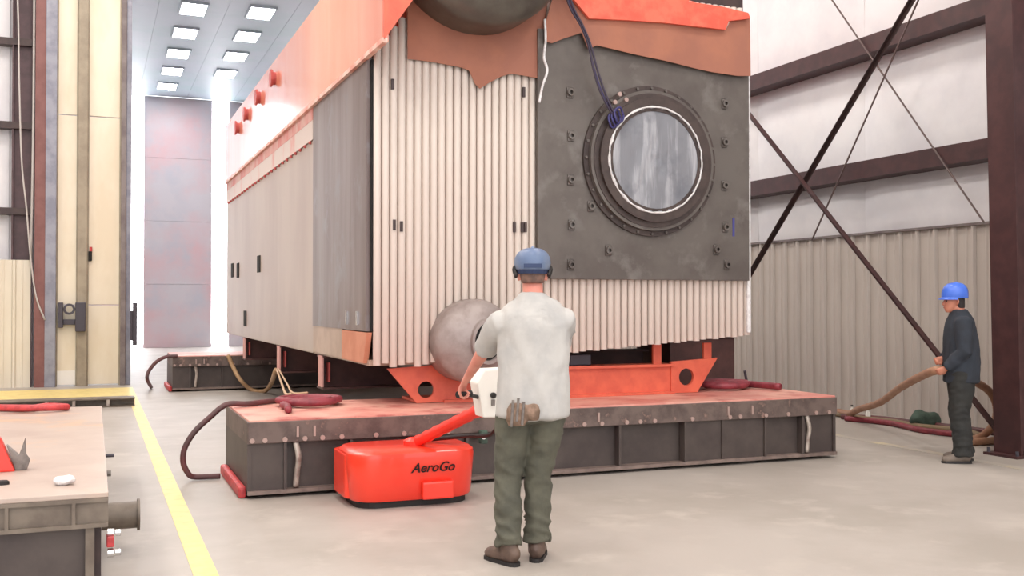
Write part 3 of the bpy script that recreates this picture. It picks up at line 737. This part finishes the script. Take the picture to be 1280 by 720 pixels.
# tiller
TB = V((2.27, 7.52, .43)); TT = V((2.56, 6.62, .80))
MB().lathe([(.0, 0), (.085, 0), (.085, .04), (.05, .06), (.0, .06)], (TB.x, TB.y, .41), (0, 0, 1), 16).build('tiller_socket', M_tugd, TG)
dv = (TT-TB)
path = [TB+dv*(i/16) for i in range(17)]
MB().loft([(p, .045+(.007 if i % 2 else 0), .04+(.006 if i % 2 else 0)) for i, p in enumerate(path)], 10).build('tiller_arm', M_tugd, TG, smooth=True)
MB().loft([(TT-dv*.12, .075, .055), (TT-dv*.02, .085, .06), (TT+V((.02, -.02, .02)), .07, .05)], 10).build('tiller_head', M_tugd, TG, smooth='auto')
cb_y = 6.5
pts = [PY(x_, y_, cb_y) for x_, y_ in ((597, 479), (606, 462), (640, 460), (656, 478), (652, 522), (604, 522))]
m = MB(); m.prism([(p.x, p.z) for p in pts], 1, cb_y, cb_y+.16); bx_ = m.build('control_box', M_white, TG, bevel=.01)
p = PY(616, 494, cb_y); MB().lathe([(.02, 0), (.02, .02), (.012, .03), (.0, .03)], (p.x, cb_y, p.z), (0, -1, 0), 12).build('control_knob', M_rubber, bx_)
MB().box(p.x-.012, p.x+.012, cb_y-.012, cb_y, p.z-.07, p.z-.03).build('control_switch', M_grey, bx_)
HL = PY(581, 493, 6.25)          # left grip
gp = PY(600, 497, cb_y+.08)
MB().loft([(gp, .014, .014), (HL+V((.02, .08, .0)), .014, .014), (HL+V((-.0, .0, 0)), .014, .014)], 8).build('handle_bar', M_rubber, TG, smooth=True)
MB().cyl(HL+V((-.05, -.012, 0)), HL+V((.055, .05, .0)), .024, n=12).build('handle_grip', M_rubber, TG)
gr = PY(652, 497, cb_y+.08); HR = gr+V((.05, -.26, .03))
MB().loft([(gr, .014, .014), (HR, .014, .014)], 8).build('handle_bar', M_rubber, TG, smooth=True)
MB().cyl(HR+V((-.02, .02, 0)), HR+V((.07, -.05, .0)), .022, n=12).build('handle_grip', M_rubber, TG)
hp = [(2.62, 6.62, .72), (2.66, 6.9, .55), (2.6, 7.25, .5), (2.45, 7.6, .44), (2.4, 7.75, .42)]
MB().loft([(p, .016, .016) for p in spline(hp)], 8).build('control_cable', M_rubber, TG, smooth=True)
t = thing('air_valve', 'small green and silver air valve on the front pallet edge beside the tug', 'valve', PY(603, 547, 7.93))
p = PY(603, 545, 7.95); MB().box(p.x-.03, p.x+.03, 7.9, 7.965, p.z-.06, p.z+.05).build('valve_body', M_green, t, bevel=.01)
MB().cyl((p.x-.02, 7.9, p.z), (p.x-.02, 7.86, p.z), .018, n=8).build('valve_cap', M_silver, t)

# ================================================================== LEFT STEEL TABLE
LT = thing('steel_platform', 'low steel platform with worn bare deck at the lower left corner', 'platform', (-1.4, 7.4, 0))
LX0, LX1, LY0, LY1 = -2.9, .07, 5.24, 9.6
MB().box(LX0, LX1, LY0, LY1, .575, .6).build('deck_plate', M_ltop, LT, bevel=.005)
MB().box(LX0, LX1, LY0+.02, LY0+.05, .45, .575).build('channel_web', M_llip, LT)
MB().box(LX0, LX1, LY0-.0, LY0+.06, .555, .575).build('channel_flange', M_llip, LT)
MB().box(LX0, LX1, LY0-.0, LY0+.06, .435, .455).build('channel_flange', M_llip, LT)
for px in (8, 92):
    p = PY(px, 635, LY0); MB().box(p.x-.008, p.x+.008, LY0+.0, LY0+.05, .455, .555).build('channel_rib', M_llip, LT)
MB().box(LX0, LX1-.07, LY0+.06, LY0+.12, .03, .435).build('front_panel', M_pbody, LT)
MB().box(LX1-.1, LX1-.06, LY0+.02, LY0+.12, .0, .435).build('corner_post', M_llip, LT)
MB().box(LX1-.03, LX1, LY0+.05, LY1, .43, .575).build('side_channel', M_rdhose, LT)
MB().box(LX1-.06, LX1-.03, LY0+.12, LY1, .0, .43).build('side_panel', M_dkbrown, LT)
MB().box(LX0, LX1-.05, LY1-.1, LY1-.05, .0, .57).build('back_panel', M_pbody, LT)
m = MB(); m.lathe([(0, 0), (.08, 0), (.08, .2), (.095, .2), (.095, .215), (.0, .215)], (.05, 6.6, .22), (1, 0, 0), 20); m.build('lifting_trunnion', M_llip, LT, smooth='auto')
for z, yy in ((.36, 5.45), (.27, 5.42)):
    m = MB(); m.lathe([(0, 0), (.022, 0), (.022, .03), (.016, .035), (.016, .06), (0, .06)], (.07, yy, z), (1, 0, 0), 12); m.build('air_fitting', M_silver, LT, smooth='auto')
MB().box(.065, .1, 5.4, 5.5, .3, .35).build('fitting_block', M_rskirt, LT, bevel=.006)
MB().cyl((.07, 7.2, .5), (.13, 7.2, .5), .012, n=8).build('side_pin', M_iron, LT)
MB().cyl((.07, 7.1, .4), (.11, 7.1, .4), .02, n=8).build('side_pin', M_grey, LT)
# jack on the table
jl = PZ(8, 588, .6)
J = thing('clamp_jack', 'red clamp with grey jaw standing on the bare steel platform', 'clamp', jl)
m = MB(); jx, jy = jl.x, jl.y
m.add([(jx-.12, jy-.06, .6), (jx+.045, jy-.06, .6), (jx+.045, jy+.06, .6), (jx-.12, jy+.06, .6), (jx-.1, jy-.04, .78), (jx-.03, jy-.04, .78), (jx-.03, jy+.04, .78), (jx-.1, jy+.04, .78)], [(0, 3, 2, 1), (4, 5, 6, 7), (0, 1, 5, 4), (1, 2, 6, 5), (2, 3, 7, 6), (3, 0, 4, 7)])
m.build('clamp_body', M_tugd, J, bevel=.008)
m = MB(); m.prism([(jx+.045, .6), (jx+.1, .6), (jx+.115, .65), (jx+.095, .68), (jx+.09, .77), (jx+.075, .72), (jx+.06, .68), (jx-.0, .74)], 1, jy-.03, jy+.03); m.build('clamp_jaw', M_grey, J, bevel=.004)
c = PZ(80, 606, .6)
m = MB(); m.sphere(c+V((0, 0, .02)), .05, 14, 9, (1.1, .8, .5))
for i, v in enumerate(m.v): m.v[i] = tuple(V(v)+V(noise.noise_vector(V(v)*30))*.012)
m.v = [(a, b, max(z, .601)) for a, b, z in m.v]
tag(m.build('crumpled_film', M_filmw), 'small crumpled scrap of clear plastic on the bare steel platform', 'plastic scrap')
c = PZ(2, 606, .6); m = MB(); m.rings([(c.x, c.y, .6, .035, .02), (c.x, c.y, .615, .035, .02), (c.x, c.y, .622, .025, .014)], 14)
tag(m.build('rubber_puck', M_rubber), 'small flat black puck at the left edge of the bare steel platform', 'puck')
p = [V((-1.1, 9.3, .63)), V((-.75, 9.42, .63)), V((-.5, 9.3, .63)), V((-.35, 9.45, .63)), V((-.2, 9.3, .63)), V((-.4, 9.2, .64)), V((-.7, 9.25, .65))]
tag(hose('air_hose', p, .028, M_rskirt), 'bright red hose lying on the far edge of the bare steel platform', 'hose')
# low beam further back
t = thing('floor_beam', 'low grey steel beam lying on the floor behind the bare platform', 'beam', (-.8, 15.9, 0))
MB().box(-3.4, .56, 15.75, 16.05, .11, .13).build('beam_flange', M_llip, t); MB().box(-3.4, .56, 15.75, 16.05, 0, .02).build('beam_flange', M_llip, t)
MB().box(-3.4, .56, 15.89, 15.91, .02, .11).build('beam_web', M_llip, t)
for xx in (-.25, -.6, .2): MB().box(xx-.02, xx+.02, 15.76, 15.89, .02, .11).build('beam_rib', M_stiff, t)

# ================================================================== RIGHT SIDE FLOOR ITEMS
p = [(9.1, 10.9, .06), (8.95, 10.5, .08), (8.75, 10.1, .18)]+[tuple(PY(a, b, yy)) for a, b, yy in ((1100, 503, 9.4), (1125, 485, 8.6), (1150, 471, 7.9), (1172, 463, 7.42))]
HOSEHAND = V(p[-1])
p += [tuple(PY(a, b, yy)) for a, b, yy in ((1196, 468, 7.75), (1222, 479, 7.95), (1239, 492, 8.02), (1246, 512, 8.05), (1241, 532, 8.08), (1228, 545, 8.2))]+[(8.5, 8.12, .045), (8.9, 8.1, .045), (9.3, 8.3, .045)]
tag(hose('supply_hose', p, .038, M_corr, 10, 10, .12), 'thick tan corrugated hose held by the man in navy', 'hose')
for k, (pp, mm, lb) in enumerate((
    ([(8.9, 10.6), (9.2, 10.2), (9.25, 9.7), (9.35, 9.2), (9.4, 8.6)], M_rdhose, 'maroon hose lying on the floor along the right wall'),
    ([(9.05, 10.9), (9.0, 10.3), (9.1, 9.9), (9.05, 9.4), (9.2, 8.9), (9.05, 8.5)], M_khose, 'khaki hose snaking on the floor in front of the maroon hose'),
    ([(8.8, 10.4), (8.95, 9.9), (8.9, 9.5), (8.8, 9.1), (8.9, 8.6)], M_rhose, 'dark red hose on the floor closest to the pallet along the right wall'))):
    tag(hose('floor_hose', [(a, b, .035) for a, b in pp], .034, mm), lb, 'hose')
c = PZ(1160, 536); m = MB(); m.sphere(c+V((.05, .1, .1)), .16, 16, 10, (1.3, .8, .62))
for i, v in enumerate(m.v): m.v[i] = tuple(V(v)+V(noise.noise_vector(V(v)*7))*.05)
m.v = [(a, b, max(z, .0)) for a, b, z in m.v]
tag(m.build('canvas_bag', M_green, smooth=True), 'small slumped dark green bag on the floor by the right wall', 'bag')
for k, (px, py, lb) in enumerate(((1085, 526, 'small white bottle standing by the hose end on the floor'), (1065, 521, 'small white bottle farther from the man in navy beside the pallet corner'))):
    c = PZ(px, py); t = thing('white_bottle', lb, 'bottle', c, 'small white bottles by the right wall')
    MB().lathe([(0, 0), (.03, 0), (.032, .09), (.014, .12), (.014, .135), (0, .135)], c, (0, 0, 1), 12).build('bottle_body', M_white, t, smooth='auto')
    MB().lathe([(0, .135), (.016, .135), (.016, .155), (0, .155)], c, (0, 0, 1), 10).build('bottle_cap', M_rubber, t)
#PEOPLE
# ================================================================== PEOPLE
def fuse(mb, name, vox, smooth_it=4, wr=None):
    """closed overlapping solids -> one continuous surface"""
    me = mb.mesh(name+'_raw'); o = bpy.data.objects.new(name+'_raw', me); COL.objects.link(o)
    md = o.modifiers.new('r', 'REMESH'); md.mode = 'VOXEL'; md.voxel_size = vox
    sm = o.modifiers.new('s', 'SMOOTH'); sm.iterations = smooth_it; sm.factor = .5
    dg = bpy.context.evaluated_depsgraph_get()
    out = bpy.data.meshes.new_from_object(o.evaluated_get(dg)); out.name = name
    bpy.data.objects.remove(o)
    if wr:
        for v in out.vertices: v.co += v.normal*wr(v.co)
    for p in out.polygons: p.use_smooth = True
    return out
def ik(s, h, a, b, pole):
    s, h = V(s), V(h); d = h-s; L = min(d.length, (a+b)*.999); u = d.normalized()
    x = (a*a-b*b+L*L)/(2*L); r = math.sqrt(max(a*a-x*x, 0)); pl = V(pole); pl = (pl-u*pl.dot(u)).normalized()
    return s+u*x+pl*r
def hand(mb, wrist, d, n, side, s=1.0, curl=1.0):
    """d: forearm direction, n: palm normal, thumb to side*cross(d, n)"""
    d = V(d).normalized(); n = V(n); n = (n-d*n.dot(d)).normalized(); g = d.cross(n)*side; w_ = V(wrist)
    k = w_+d*.085*s
    mb.loft([(w_-d*.02, .026*s, .02*s), (w_+d*.02*s, .033*s, .017*s), (w_+d*.06*s, .041*s, .016*s), (k+d*.004, .04*s, .013*s)], 12, up=n)
    for i, (o_, ln) in enumerate(((.03, .94), (.0105, 1.05), (-.0095, .98), (-.029, .78))):
        b = k+g*o_*s-d*.01*s; r = (.0098-.0006*i)*s
        a1, a2, a3 = .75*curl, 1.75*curl, 2.7*curl
        q = [b]
        for a, l in ((a1, .042), (a2, .027), (a3, .022)):
            q.append(q[-1]+(d*math.cos(a)+n*math.sin(a))*l*ln*s)
        mb.loft([(q[0], r, r), (q[1], r*.98, r*.98), (q[2], r*.92, r*.92), (q[3], r*.75, r*.75)], 8)
    b = w_+d*.03*s+g*.026*s
    q = [b, b+(d*.6+g*.55+n*.5).normalized()*.04*s]; q.append(q[-1]+(d*.7+n*.75-g*.1).normalized()*.032*s); q.append(q[-1]+(d*.35+n*.8-g*.45).normalized()*.024*s)
    mb.loft([(q[0], .014*s, .014*s), (q[1], .0115*s, .0115*s), (q[2], .0105*s, .0105*s), (q[3], .008*s, .008*s)], 8)
def boot(mb, ank, dr, s=1.0, top=.2):
    a = V(ank); dr = V((dr[0], dr[1], 0)).normalized(); z = V((0, 0, 1))
    def pt(f, h): q = a+dr*f*s; return V((q.x, q.y, h*s))
    mb.loft([(pt(-.075, .045), .02*s, .03*s), (pt(-.06, .055), .04*s, .05*s), (pt(-.01, .065), .044*s, .062*s), (pt(.06, .055), .046*s, .055*s), (pt(.12, .042), .05*s, .042*s), (pt(.17, .036), .045*s, .036*s), (pt(.2, .03), .026*s, .026*s)], 14, up=(0, 0, 1))
    mb.loft([(pt(-.01, .04), .046*s, .055*s), (pt(-.005, .12), .05*s, .056*s), (pt(0, top), .056*s, .058*s)], 12)

def person(name, label, M4, s, P):
    """local frame: x right, y forward, z up, metres; M4 to world"""
    root = thing(name, label, 'person', M4.translation)
    rr = P['lean']       # function z -> (dx, dy)
    def R(z, rx, ry, dy=0): q = rr(z*s); return (q[0], q[1]+dy*s, z*s, rx*s, ry*s)
    body = MB()
    body.rings([R(.80, .09, .07), R(.84, .155, .105), R(.92, .168, .115), R(1.02, .155, .108), R(1.12, .145, .102), R(1.25, .16, .112), R(1.36, .172, .115), R(1.42, .16, .1), R(1.47, .1, .075), R(1.50, .062, .062)], 24)
    q0 = rr(1.47*s); hc = V(P['head'])       # head centre offset (local, at chin height)
    body.loft([(V((q0[0], q0[1], 1.45*s)), .066*s, .062*s), (V((q0[0], q0[1]+.008*s, 1.52*s)), .06*s, .06*s), (V((hc.x, hc.y-.005*s, hc.z+.06*s)), .058*s, .062*s)], 14)
    hy = P.get('hturn', 0.0); hcs, hsn = math.cos(hy), math.sin(hy)
    def hp(x, y, z): return V((hc.x+(x*hcs-y*hsn)*s, hc.y+(x*hsn+y*hcs)*s, hc.z+z*s))
    def hring(z, rx, ry, cy, n=24):
        return [hp(rx*math.cos(2*math.pi*k/n), cy+ry*math.sin(2*math.pi*k/n), z) for k in range(n)]
    def headloft(mb, L, n=24):
        m_ = len(L); mb.add([v for l in L for v in hring(*l, n)], [(i*n+k, i*n+(k+1) % n, (i+1)*n+(k+1) % n, (i+1)*n+k) for i in range(m_-1) for k in range(n)]+[tuple(range(n))[::-1], tuple((m_-1)*n+k for k in range(n))])
    headloft(body, [(0, .024, .028, .058), (.012, .036, .045, .05), (.035, .05, .064, .036), (.065, .061, .08, .022), (.1, .069, .09, .012), (.14, .075, .096, .006), (.175, .073, .093, 0), (.21, .056, .072, -.004), (.232, .025, .035, -.006)])
    body.loft([(hp(0, .09, .13), .009*s, .01*s), (hp(0, .108, .1), .012*s, .012*s), (hp(0, .117, .083), .016*s, .012*s), (hp(0, .098, .07), .012*s, .008*s)], 8)   # nose
    for sx in (-1, 1): body.loft([(hp(sx*.074, -.004, .135), .012*s, .01*s), (hp(sx*.083, -.012, .11), .018*s, .009*s), (hp(sx*.076, -.002, .075), .01*s, .008*s)], 8, up=(0, 1, 0))
    body.loft([(hp(-.022, .093, .048), .006*s, .006*s), (hp(0, .103, .05), .009*s, .008*s), (hp(.022, .093, .048), .006*s, .006*s)], 8)   # lips
    arms = {}
    for sd in ('L', 'R'):
        sh = V(P['sh'+sd]); wr_ = V(P['wr'+sd]); el = V(P['el'+sd]) if 'el'+sd in P else ik(sh, wr_, .28*s, .25*s, P['pole'+sd])
        arms[sd] = (sh, el, wr_)
        inn = V((rr(1.4*s)[0], rr(1.4*s)[1], 1.38*s))
        body.loft([(sh.lerp(inn, .35), .06*s, .06*s), (sh, .058*s, .058*s), (sh.lerp(el, .35), .05*s, .05*s), (sh.lerp(el, .8), .042*s, .042*s), (el, .041*s, .041*s), (el.lerp(wr_, .25), .043*s, .042*s), (el.lerp(wr_, .7), .032*s, .03*s), (wr_, .027*s, .023*s)], 12)
        dd = (wr_-el).normalized()
        hd = V(P.get('hd'+sd, dd))
        hand(body, wr_, hd, P['pn'+sd], P['ts'+sd], s)
    legs = {}
    for sd in ('L', 'R'):
        hi, kn, an = (V(P[k+sd]) for k in ('hip', 'kn', 'an')); legs[sd] = (hi, kn, an)
        body.loft([(hi+V((0, 0, .04*s)), .085*s, .09*s), (hi.lerp(kn, .2), .083*s, .088*s), (hi.lerp(kn, .75), .062*s, .064*s), (kn, .055*s, .056*s), (kn.lerp(an, .3), .055*s, .058*s), (kn.lerp(an, .8), .036*s, .038*s), (an, .034*s, .036*s)], 14)
        fd = V((*P['fd'+sd], 0)).normalized()
        body.loft([(an-fd*.04*s+V((0, 0, -.01*s)), .03*s, .03*s), (an+fd*.05*s-V((0, 0, .03*s)), .036*s, .03*s), (an+fd*.15*s-V((0, 0, .05*s)), .034*s, .018*s)], 10, up=(0, 0, 1))
    me = fuse(body, 'body', .0075*s, 3); me.transform(M4); b = put('body', me, P['skin'], root)
    # eyes
    for sx in (-1, 1):
        m_ = MB(); m_.sphere(hp(sx*.03, .086, .117), .011*s, 10, 7); me = m_.mesh('eye'); me.transform(M4); put('eye', me, M_eye, root)
    m_ = MB(); m_.loft([(hp(-.02, .099, .049), .003*s, .002*s), (hp(0, .112, .0495), .003*s, .003*s), (hp(.02, .099, .049), .003*s, .002*s)], 6); me = m_.mesh('mouth'); me.transform(M4); put('mouth', me, M_lip, root)
    # hair: cap behind and above the ears
    m_ = MB(); headloft(m_, [(P['hairz'], .066, .05, -.045), (.1, .0735, .07, -.027), (.14, .079, .084, -.012), (.175, .077, .09, -.006), (.205, .06, .07, -.006)])
    me = fuse(m_, 'hair', .008*s, 2); me.transform(M4); put('hair', me, P['hairm'], root)
    # shirt
    m_ = MB(); ex = P['shirt']
    m_.rings([R(z, rx, ry, dy) for z, rx, ry, dy in ex], 28)
    for sd in ('L', 'R'):
        sh, el, wr_ = arms[sd]; inn = V((rr(1.4*s)[0], rr(1.4*s)[1], 1.4*s)); r0 = P['slr']
        L = [(sh.lerp(inn, .45)+V((0, 0, -.01)), r0*1.05*s, r0*1.05*s), (sh, r0*s, r0*s), (sh.lerp(el, .4), r0*.93*s, r0*.93*s)]
        if P['long']: L += [(el, r0*.82*s, r0*.82*s), (el.lerp(wr_, .5), r0*.7*s, r0*.7*s), (el.lerp(wr_, .93), r0*.58*s, r0*.58*s), (el.lerp(wr_, .97), r0*.5*s, r0*.5*s)]
        else: L += [(sh.lerp(el, .92), r0*.9*s, r0*.9*s), (el+(el-sh).normalized()*.02*s, r0*.9*s, r0*.9*s)]
        m_.loft(L, 16)
    ph = P.get('ph', 0)
    def wrk(c):
        f = .004+noise.noise(V((c.x*11+c.z*4+ph, c.y*9, c.z*3.2)))*.016+noise.noise(V((c.x*22-c.z*6, c.y*20+ph, c.z*9)))*.005
        f += .009*(.45-math.sqrt((noise.noise(V((c.x*6-c.z*4.5+ph, c.y*5, c.z*3+c.x*2)))*2)**2+.02))
        return max(f, -.006)*P.get('wr', 1)
    me = fuse(m_, 'shirt', .011*s, 3, wrk); me.transform(M4); put('shirt', me, P['shirtm'], root)
    # trousers
    m_ = MB(); m_.rings([R(.80, .10, .1), R(.83, .165, .125), R(.9, .185, .138), R(.98, .178, .128), R(1.03, .165, .12)], 24)
    for sd in ('L', 'R'):
        hi, kn, an = legs[sd]; k_ = P['legr']; lo = V((an.x, an.y, P['cuff']*s))
        m_.loft([(hi+V((0, 0, .05*s)), .1*k_*s, .115*k_*s), (hi.lerp(kn, .25), .102*k_*s, .112*k_*s), (hi.lerp(kn, .7), .09*k_*s, .094*k_*s), (kn, .084*k_*s, .086*k_*s), (kn.lerp(lo, .4), .082*k_*s, .086*k_*s), (kn.lerp(lo, .8), .08*k_*s, .082*k_*s), (kn.lerp(lo, .93), .086*k_*s, .09*k_*s), (lo, .085*k_*s, .088*k_*s)], 18)
    def wrt(c):
        lowf = 1.0+1.2*max(0, 1-abs(c.z-.22*s)/.2)+.8*max(0, 1-abs(c.z-.52*s)/.12)
        return ((.3-abs(noise.noise(V((c.x*6+ph, c.y*6, c.z*11+c.x*5)))*2))*.009+noise.noise(V((c.x*14, c.y*14+ph, c.z*26)))*.004)*lowf
    me = fuse(m_, 'trousers', .011*s, 3, wrt); me.transform(M4); put('trousers', me, P['trm'], root)
    for sd in ('L', 'R'):
        m_ = MB(); boot(m_, legs[sd][2], P['fd'+sd], s, P['cuff']+.05); me = fuse(m_, 'boot', .009*s, 2); me.transform(M4); bt = put('boot', me, P['bootm'], root)
        a = legs[sd][2]; d_ = V((*P['fd'+sd], 0)).normalized(); n_ = V((-d_.y, d_.x, 0)); m_ = MB()
        out = [(-.08, .02), (-.085, 0), (-.08, -.02), (-.05, -.04), (.05, -.045), (.12, -.052), (.18, -.044), (.205, -.015), (.205, .015), (.18, .044), (.12, .052), (.05, .045), (-.05, .04)]
        pts = [(a+d_*f*s+n_*l*s) for f, l in out]; m_.prism([(p.x, p.y) for p in pts], 2, 0, .022*s); me = m_.mesh('sole'); me.transform(M4); put('sole', me, M_rubber, bt)
    # hard hat
    m_ = MB(); hz = P['hatz']; hh_ = P.get('hath', 1.0)
    headloft(m_, [(hz-.006, .098, .128, -.002), (hz, .1, .13, -.002), (hz+.03*hh_, .108, .13, -.002), (hz+.065*hh_, .104, .123, -.004), (hz+.095*hh_, .086, .103, -.006), (hz+.115*hh_, .058, .072, -.008), (hz+.123*hh_, .02, .03, -.008)], 28)
    me = m_.mesh('hard_hat'); me.transform(M4); [setattr(p, 'use_smooth', True) for p in me.polygons]; hat = put('hard_hat', me, P['hatm'], root)
    m_ = MB(); n = 24; fr = P['brim']      # visor
    up_ = [hp(.106*math.cos(t), fr*.128*math.sin(t)*1.0, hz+.004) for t in [math.pi*k/n for k in range(n+1)]]
    ou = [hp(.109*math.cos(t), fr*(.128*math.sin(t)+P.get('visor', .055)*math.sin(t)**.8), hz-.012) for t in [math.pi*k/n for k in range(n+1)]]
    lo = [p-V((0, 0, .008)) for p in ou]; lo2 = [p-V((0, 0, .012)) for p in up_]; q = n+1
    m_.add(up_+ou+lo+lo2, [f for k in range(n) for f in ((k, k+1, q+k+1, q+k), (q+k, q+k+1, 2*q+k+1, 2*q+k), (2*q+k, 2*q+k+1, 3*q+k+1, 3*q+k))]); me = m_.mesh('hat_brim'); me.transform(M4); put('hat_brim', me, P['hatm'], hat)
    m_ = MB(); m_.loft([(hp(-.0, -.01, hz+.1*hh_), .012*s, .01*s), (hp(0, .06, hz+.1*hh_), .012*s, .01*s)], 8); m_.loft([(hp(0, .08, hz+.098*hh_), .012*s, .012*s), (hp(0, -.02, hz+.122*hh_), .014*s, .01*s), (hp(0, -.1, hz+.08*hh_), .012*s, .012*s)], 8)
    me = m_.mesh('hat_ridge'); me.transform(M4); put('hat_ridge', me, P['hatm'], hat)
    if P.get('band'):
        m_ = MB(); N = 28
        ins = hring(hz-.03, .082, .104, -.004, N); ous = hring(hz-.03, .086, .108, -.004, N); it = hring(hz-.004, .09, .118, -.003, N); ot = hring(hz-.004, .095, .124, -.003, N)
        m_.add(ous+ot+it+ins, [(a*N+k, a*N+(k+1) % N, (a+1)*N+(k+1) % N, (a+1)*N+k) for a in range(3) for k in range(N)]+[(3*N+k, 3*N+(k+1) % N, (k+1) % N, k) for k in range(N)])
        me = m_.mesh('hat_band'); me.transform(M4); put('hat_band', me, M_hatb, hat)
        m_ = MB(); r0, r1 = [hp(x, -.128, hz+.004) for x in (-.05, .05)]
        m_.add([hp(-.052, -.134, hz+.002), hp(.052, -.134, hz+.002), hp(.052, -.134, hz+.026), hp(-.052, -.134, hz+.026), hp(-.052, -.118, hz+.002), hp(.052, -.118, hz+.002), hp(.052, -.118, hz+.026), hp(-.052, -.118, hz+.026)], [(0, 3, 2, 1), (4, 5, 6, 7), (0, 1, 5, 4), (1, 2, 6, 5), (2, 3, 7, 6), (3, 0, 4, 7)])
        me = m_.mesh('hat_strap'); me.transform(M4); put('hat_strap', me, M_hatb, hat)
        for sx in (-1, 1):
            m_ = MB(); m_.loft([(hp(sx*.1, .06, hz+.01), .012, .022), (hp(sx*.108, .0, hz-.005), .012, .026), (hp(sx*.095, -.03, hz-.045), .01, .018)], 8, up=(0, 0, 1)); me = m_.mesh('hat_clip'); me.transform(M4); put('hat_clip', me, M_rubber, hat)
    return root, arms, legs

# ---- man steering the tug, seen from behind (local frame follows the view direction)
D1 = 5.96
g0 = PZ(665, 697); base = V((0, 0, 0))+RT*((665-640)/FPX*D1)+V((math.sin(YAW), math.cos(YAW), 0))*D1
M1 = Matrix.Translation(V((base.x, base.y, 0))) @ Matrix.Rotation(-YAW, 4, 'Z')
I1 = M1.inverted()
hl = I1 @ (HL+V((0, 0, 0))); hr = I1 @ HR
def lx(px, d): return (px-640)*d/FPX-(665-640)/FPX*D1
dL = V((-.25, .75, -.62)).normalized(); nL = V((.15, .45, -.85)); nL = (nL-dL*nL.dot(dL)).normalized()
kn_ = hl-nL*.034; wrL = kn_-dL*.098
dR = V((-.3, .85, -.35)).normalized(); nR = V((-.05, .2, -.95)); nR = (nR-dR*nR.dot(dR)).normalized()
wrR = hr-nR*.034-dR*.098
P1 = dict(lean=lambda z: (.008-.02*max(0, .95-z), .03*max(0, z-1.0)), head=(.004, .055, 1.552), hturn=0.0,
    shL=(-.18, .012, 1.388), shR=(.185, .012, 1.398), wrL=wrL, wrR=wrR, poleL=(-.35, -.5, -.9), poleR=(.5, -.4, -.9),
    hdL=dL, hdR=dR, pnL=nL, pnR=nR, tsL=1, tsR=-1,
    hipL=(-.105, .0, .87), hipR=(.1, .01, .87), knL=(-.142, .015, .49), knR=(.038, .055, .49), anL=(-.135, -.07, .09), anR=(.028, .035, .09),
    fdL=(-.62, .78), fdR=(.12, 1), skin=M_skin, hairz=.06, hairm=M_hairb,
    shirt=[(.825, .13, .10, .0), (.84, .208, .15, .0), (.95, .208, .15, 0), (1.1, .203, .145, .0), (1.25, .208, .145, .005), (1.36, .208, .14, .008), (1.42, .205, .125, .008), (1.465, .185, .105, .01), (1.5, .14, .088, .012), (1.53, .095, .078, .014), (1.553, .072, .07, .016)],
    slr=.075, long=False, shirtm=M_shirt, wr=1.0, legr=.97, cuff=.1, trm=M_trous, bootm=M_boot, hatz=.145, hatm=M_hat1, brim=1.0, band=True, ph=2.0)
pr, arms1, legs1 = person('person', 'man seen from behind in pale grey t-shirt, olive trousers and blue hard hat', M1, 1.0, P1)
m = MB(); m.rings([(-.09, -.15, .80, .05, .025), (-.09, -.155, .84, .065, .035), (-.085, -.155, .9, .06, .032), (-.085, -.15, .93, .045, .02)], 16)
m.rings([(.0, -.15, .83, .035, .02), (.0, -.155, .88, .045, .03), (.0, -.15, .925, .035, .02)], 14)
me = fuse(m, 'tool_pouch', .009, 2, lambda c: noise.noise(V(c)*30)*.006); me.transform(M1); tp = put('tool_pouch', me, M_pouch, pr)
for dx, a, b in ((-.12, .8, .95), (-.09, .83, .96), (-.06, .81, .94)):
    m = MB(); m.cyl((dx, -.188, a), (dx+.01, -.18, b), .008, n=8); me = m.mesh('hand_tool'); me.transform(M1); put('hand_tool', me, M_grey, tp)

# ---- man in navy holding the hose
base2 = PZ(1201, 577)
ang = -YAW+math.radians(90-14)          # forward turned to the left of the view, a little away
M2 = Matrix.Translation(V((base2.x, base2.y, 0))) @ Matrix.Rotation(ang, 4, 'Z'); I2 = M2.inverted()
s2 = .93
hh = I2 @ HOSEHAND
dA = V((.25, .8, -.5)).normalized(); nA = V((.9, .1, .2)); nA = (nA-dA*nA.dot(dA)).normalized()
wA = hh-nA*.052-dA*.085
dB = V((-.3, .85, -.35)).normalized(); nB = V((-.9, .1, .1)); nB = (nB-dB*nB.dot(dB)).normalized()
wB = hh+V((.03, -.0, .09))-nB*.05-dB*.085
P2 = dict(lean=lambda z: (0, .015*max(0, z-1.0)-.01), head=(0, .045, 1.405), hturn=math.radians(8),
    shL=(-.175, .0, 1.30), shR=(.175, .0, 1.30), wrL=wA, wrR=wB, poleL=(-.5, -.7, -.6), poleR=(.5, -.7, -.6), hdL=dA, hdR=dB,
    pnL=nA, pnR=nB, tsL=1, tsR=-1,
    hipL=(-.09, -.01, .81), hipR=(.09, -.01, .81), knL=(-.1, .02, .46), knR=(.09, .0, .46), anL=(-.11, -.0, .083), anR=(.09, -.05, .083),
    fdL=(-.12, 1), fdR=(.2, 1), skin=M_skin2, hairz=.045, hairm=M_hair,
    shirt=[(.79, .12, .10, .0), (.81, .215, .172, .0), (.95, .215, .172, 0), (1.1, .21, .168, .0), (1.25, .21, .164, .0), (1.36, .21, .15, .0), (1.43, .19, .125, .0), (1.48, .135, .098, .005), (1.52, .085, .078, .01), (1.54, .07, .07, .012)],
    slr=.088, long=True, shirtm=M_navy, wr=.8, legr=1.16, cuff=.07, trm=M_dtrous, bootm=M_shoe, hatz=.15, hatm=M_hat2, brim=1.0, visor=.03, hath=1.25, band=False, ph=9.0)
person('person', 'man in dark navy shirt, dark trousers and bright blue hard hat by the maroon column', M2, s2, P2)
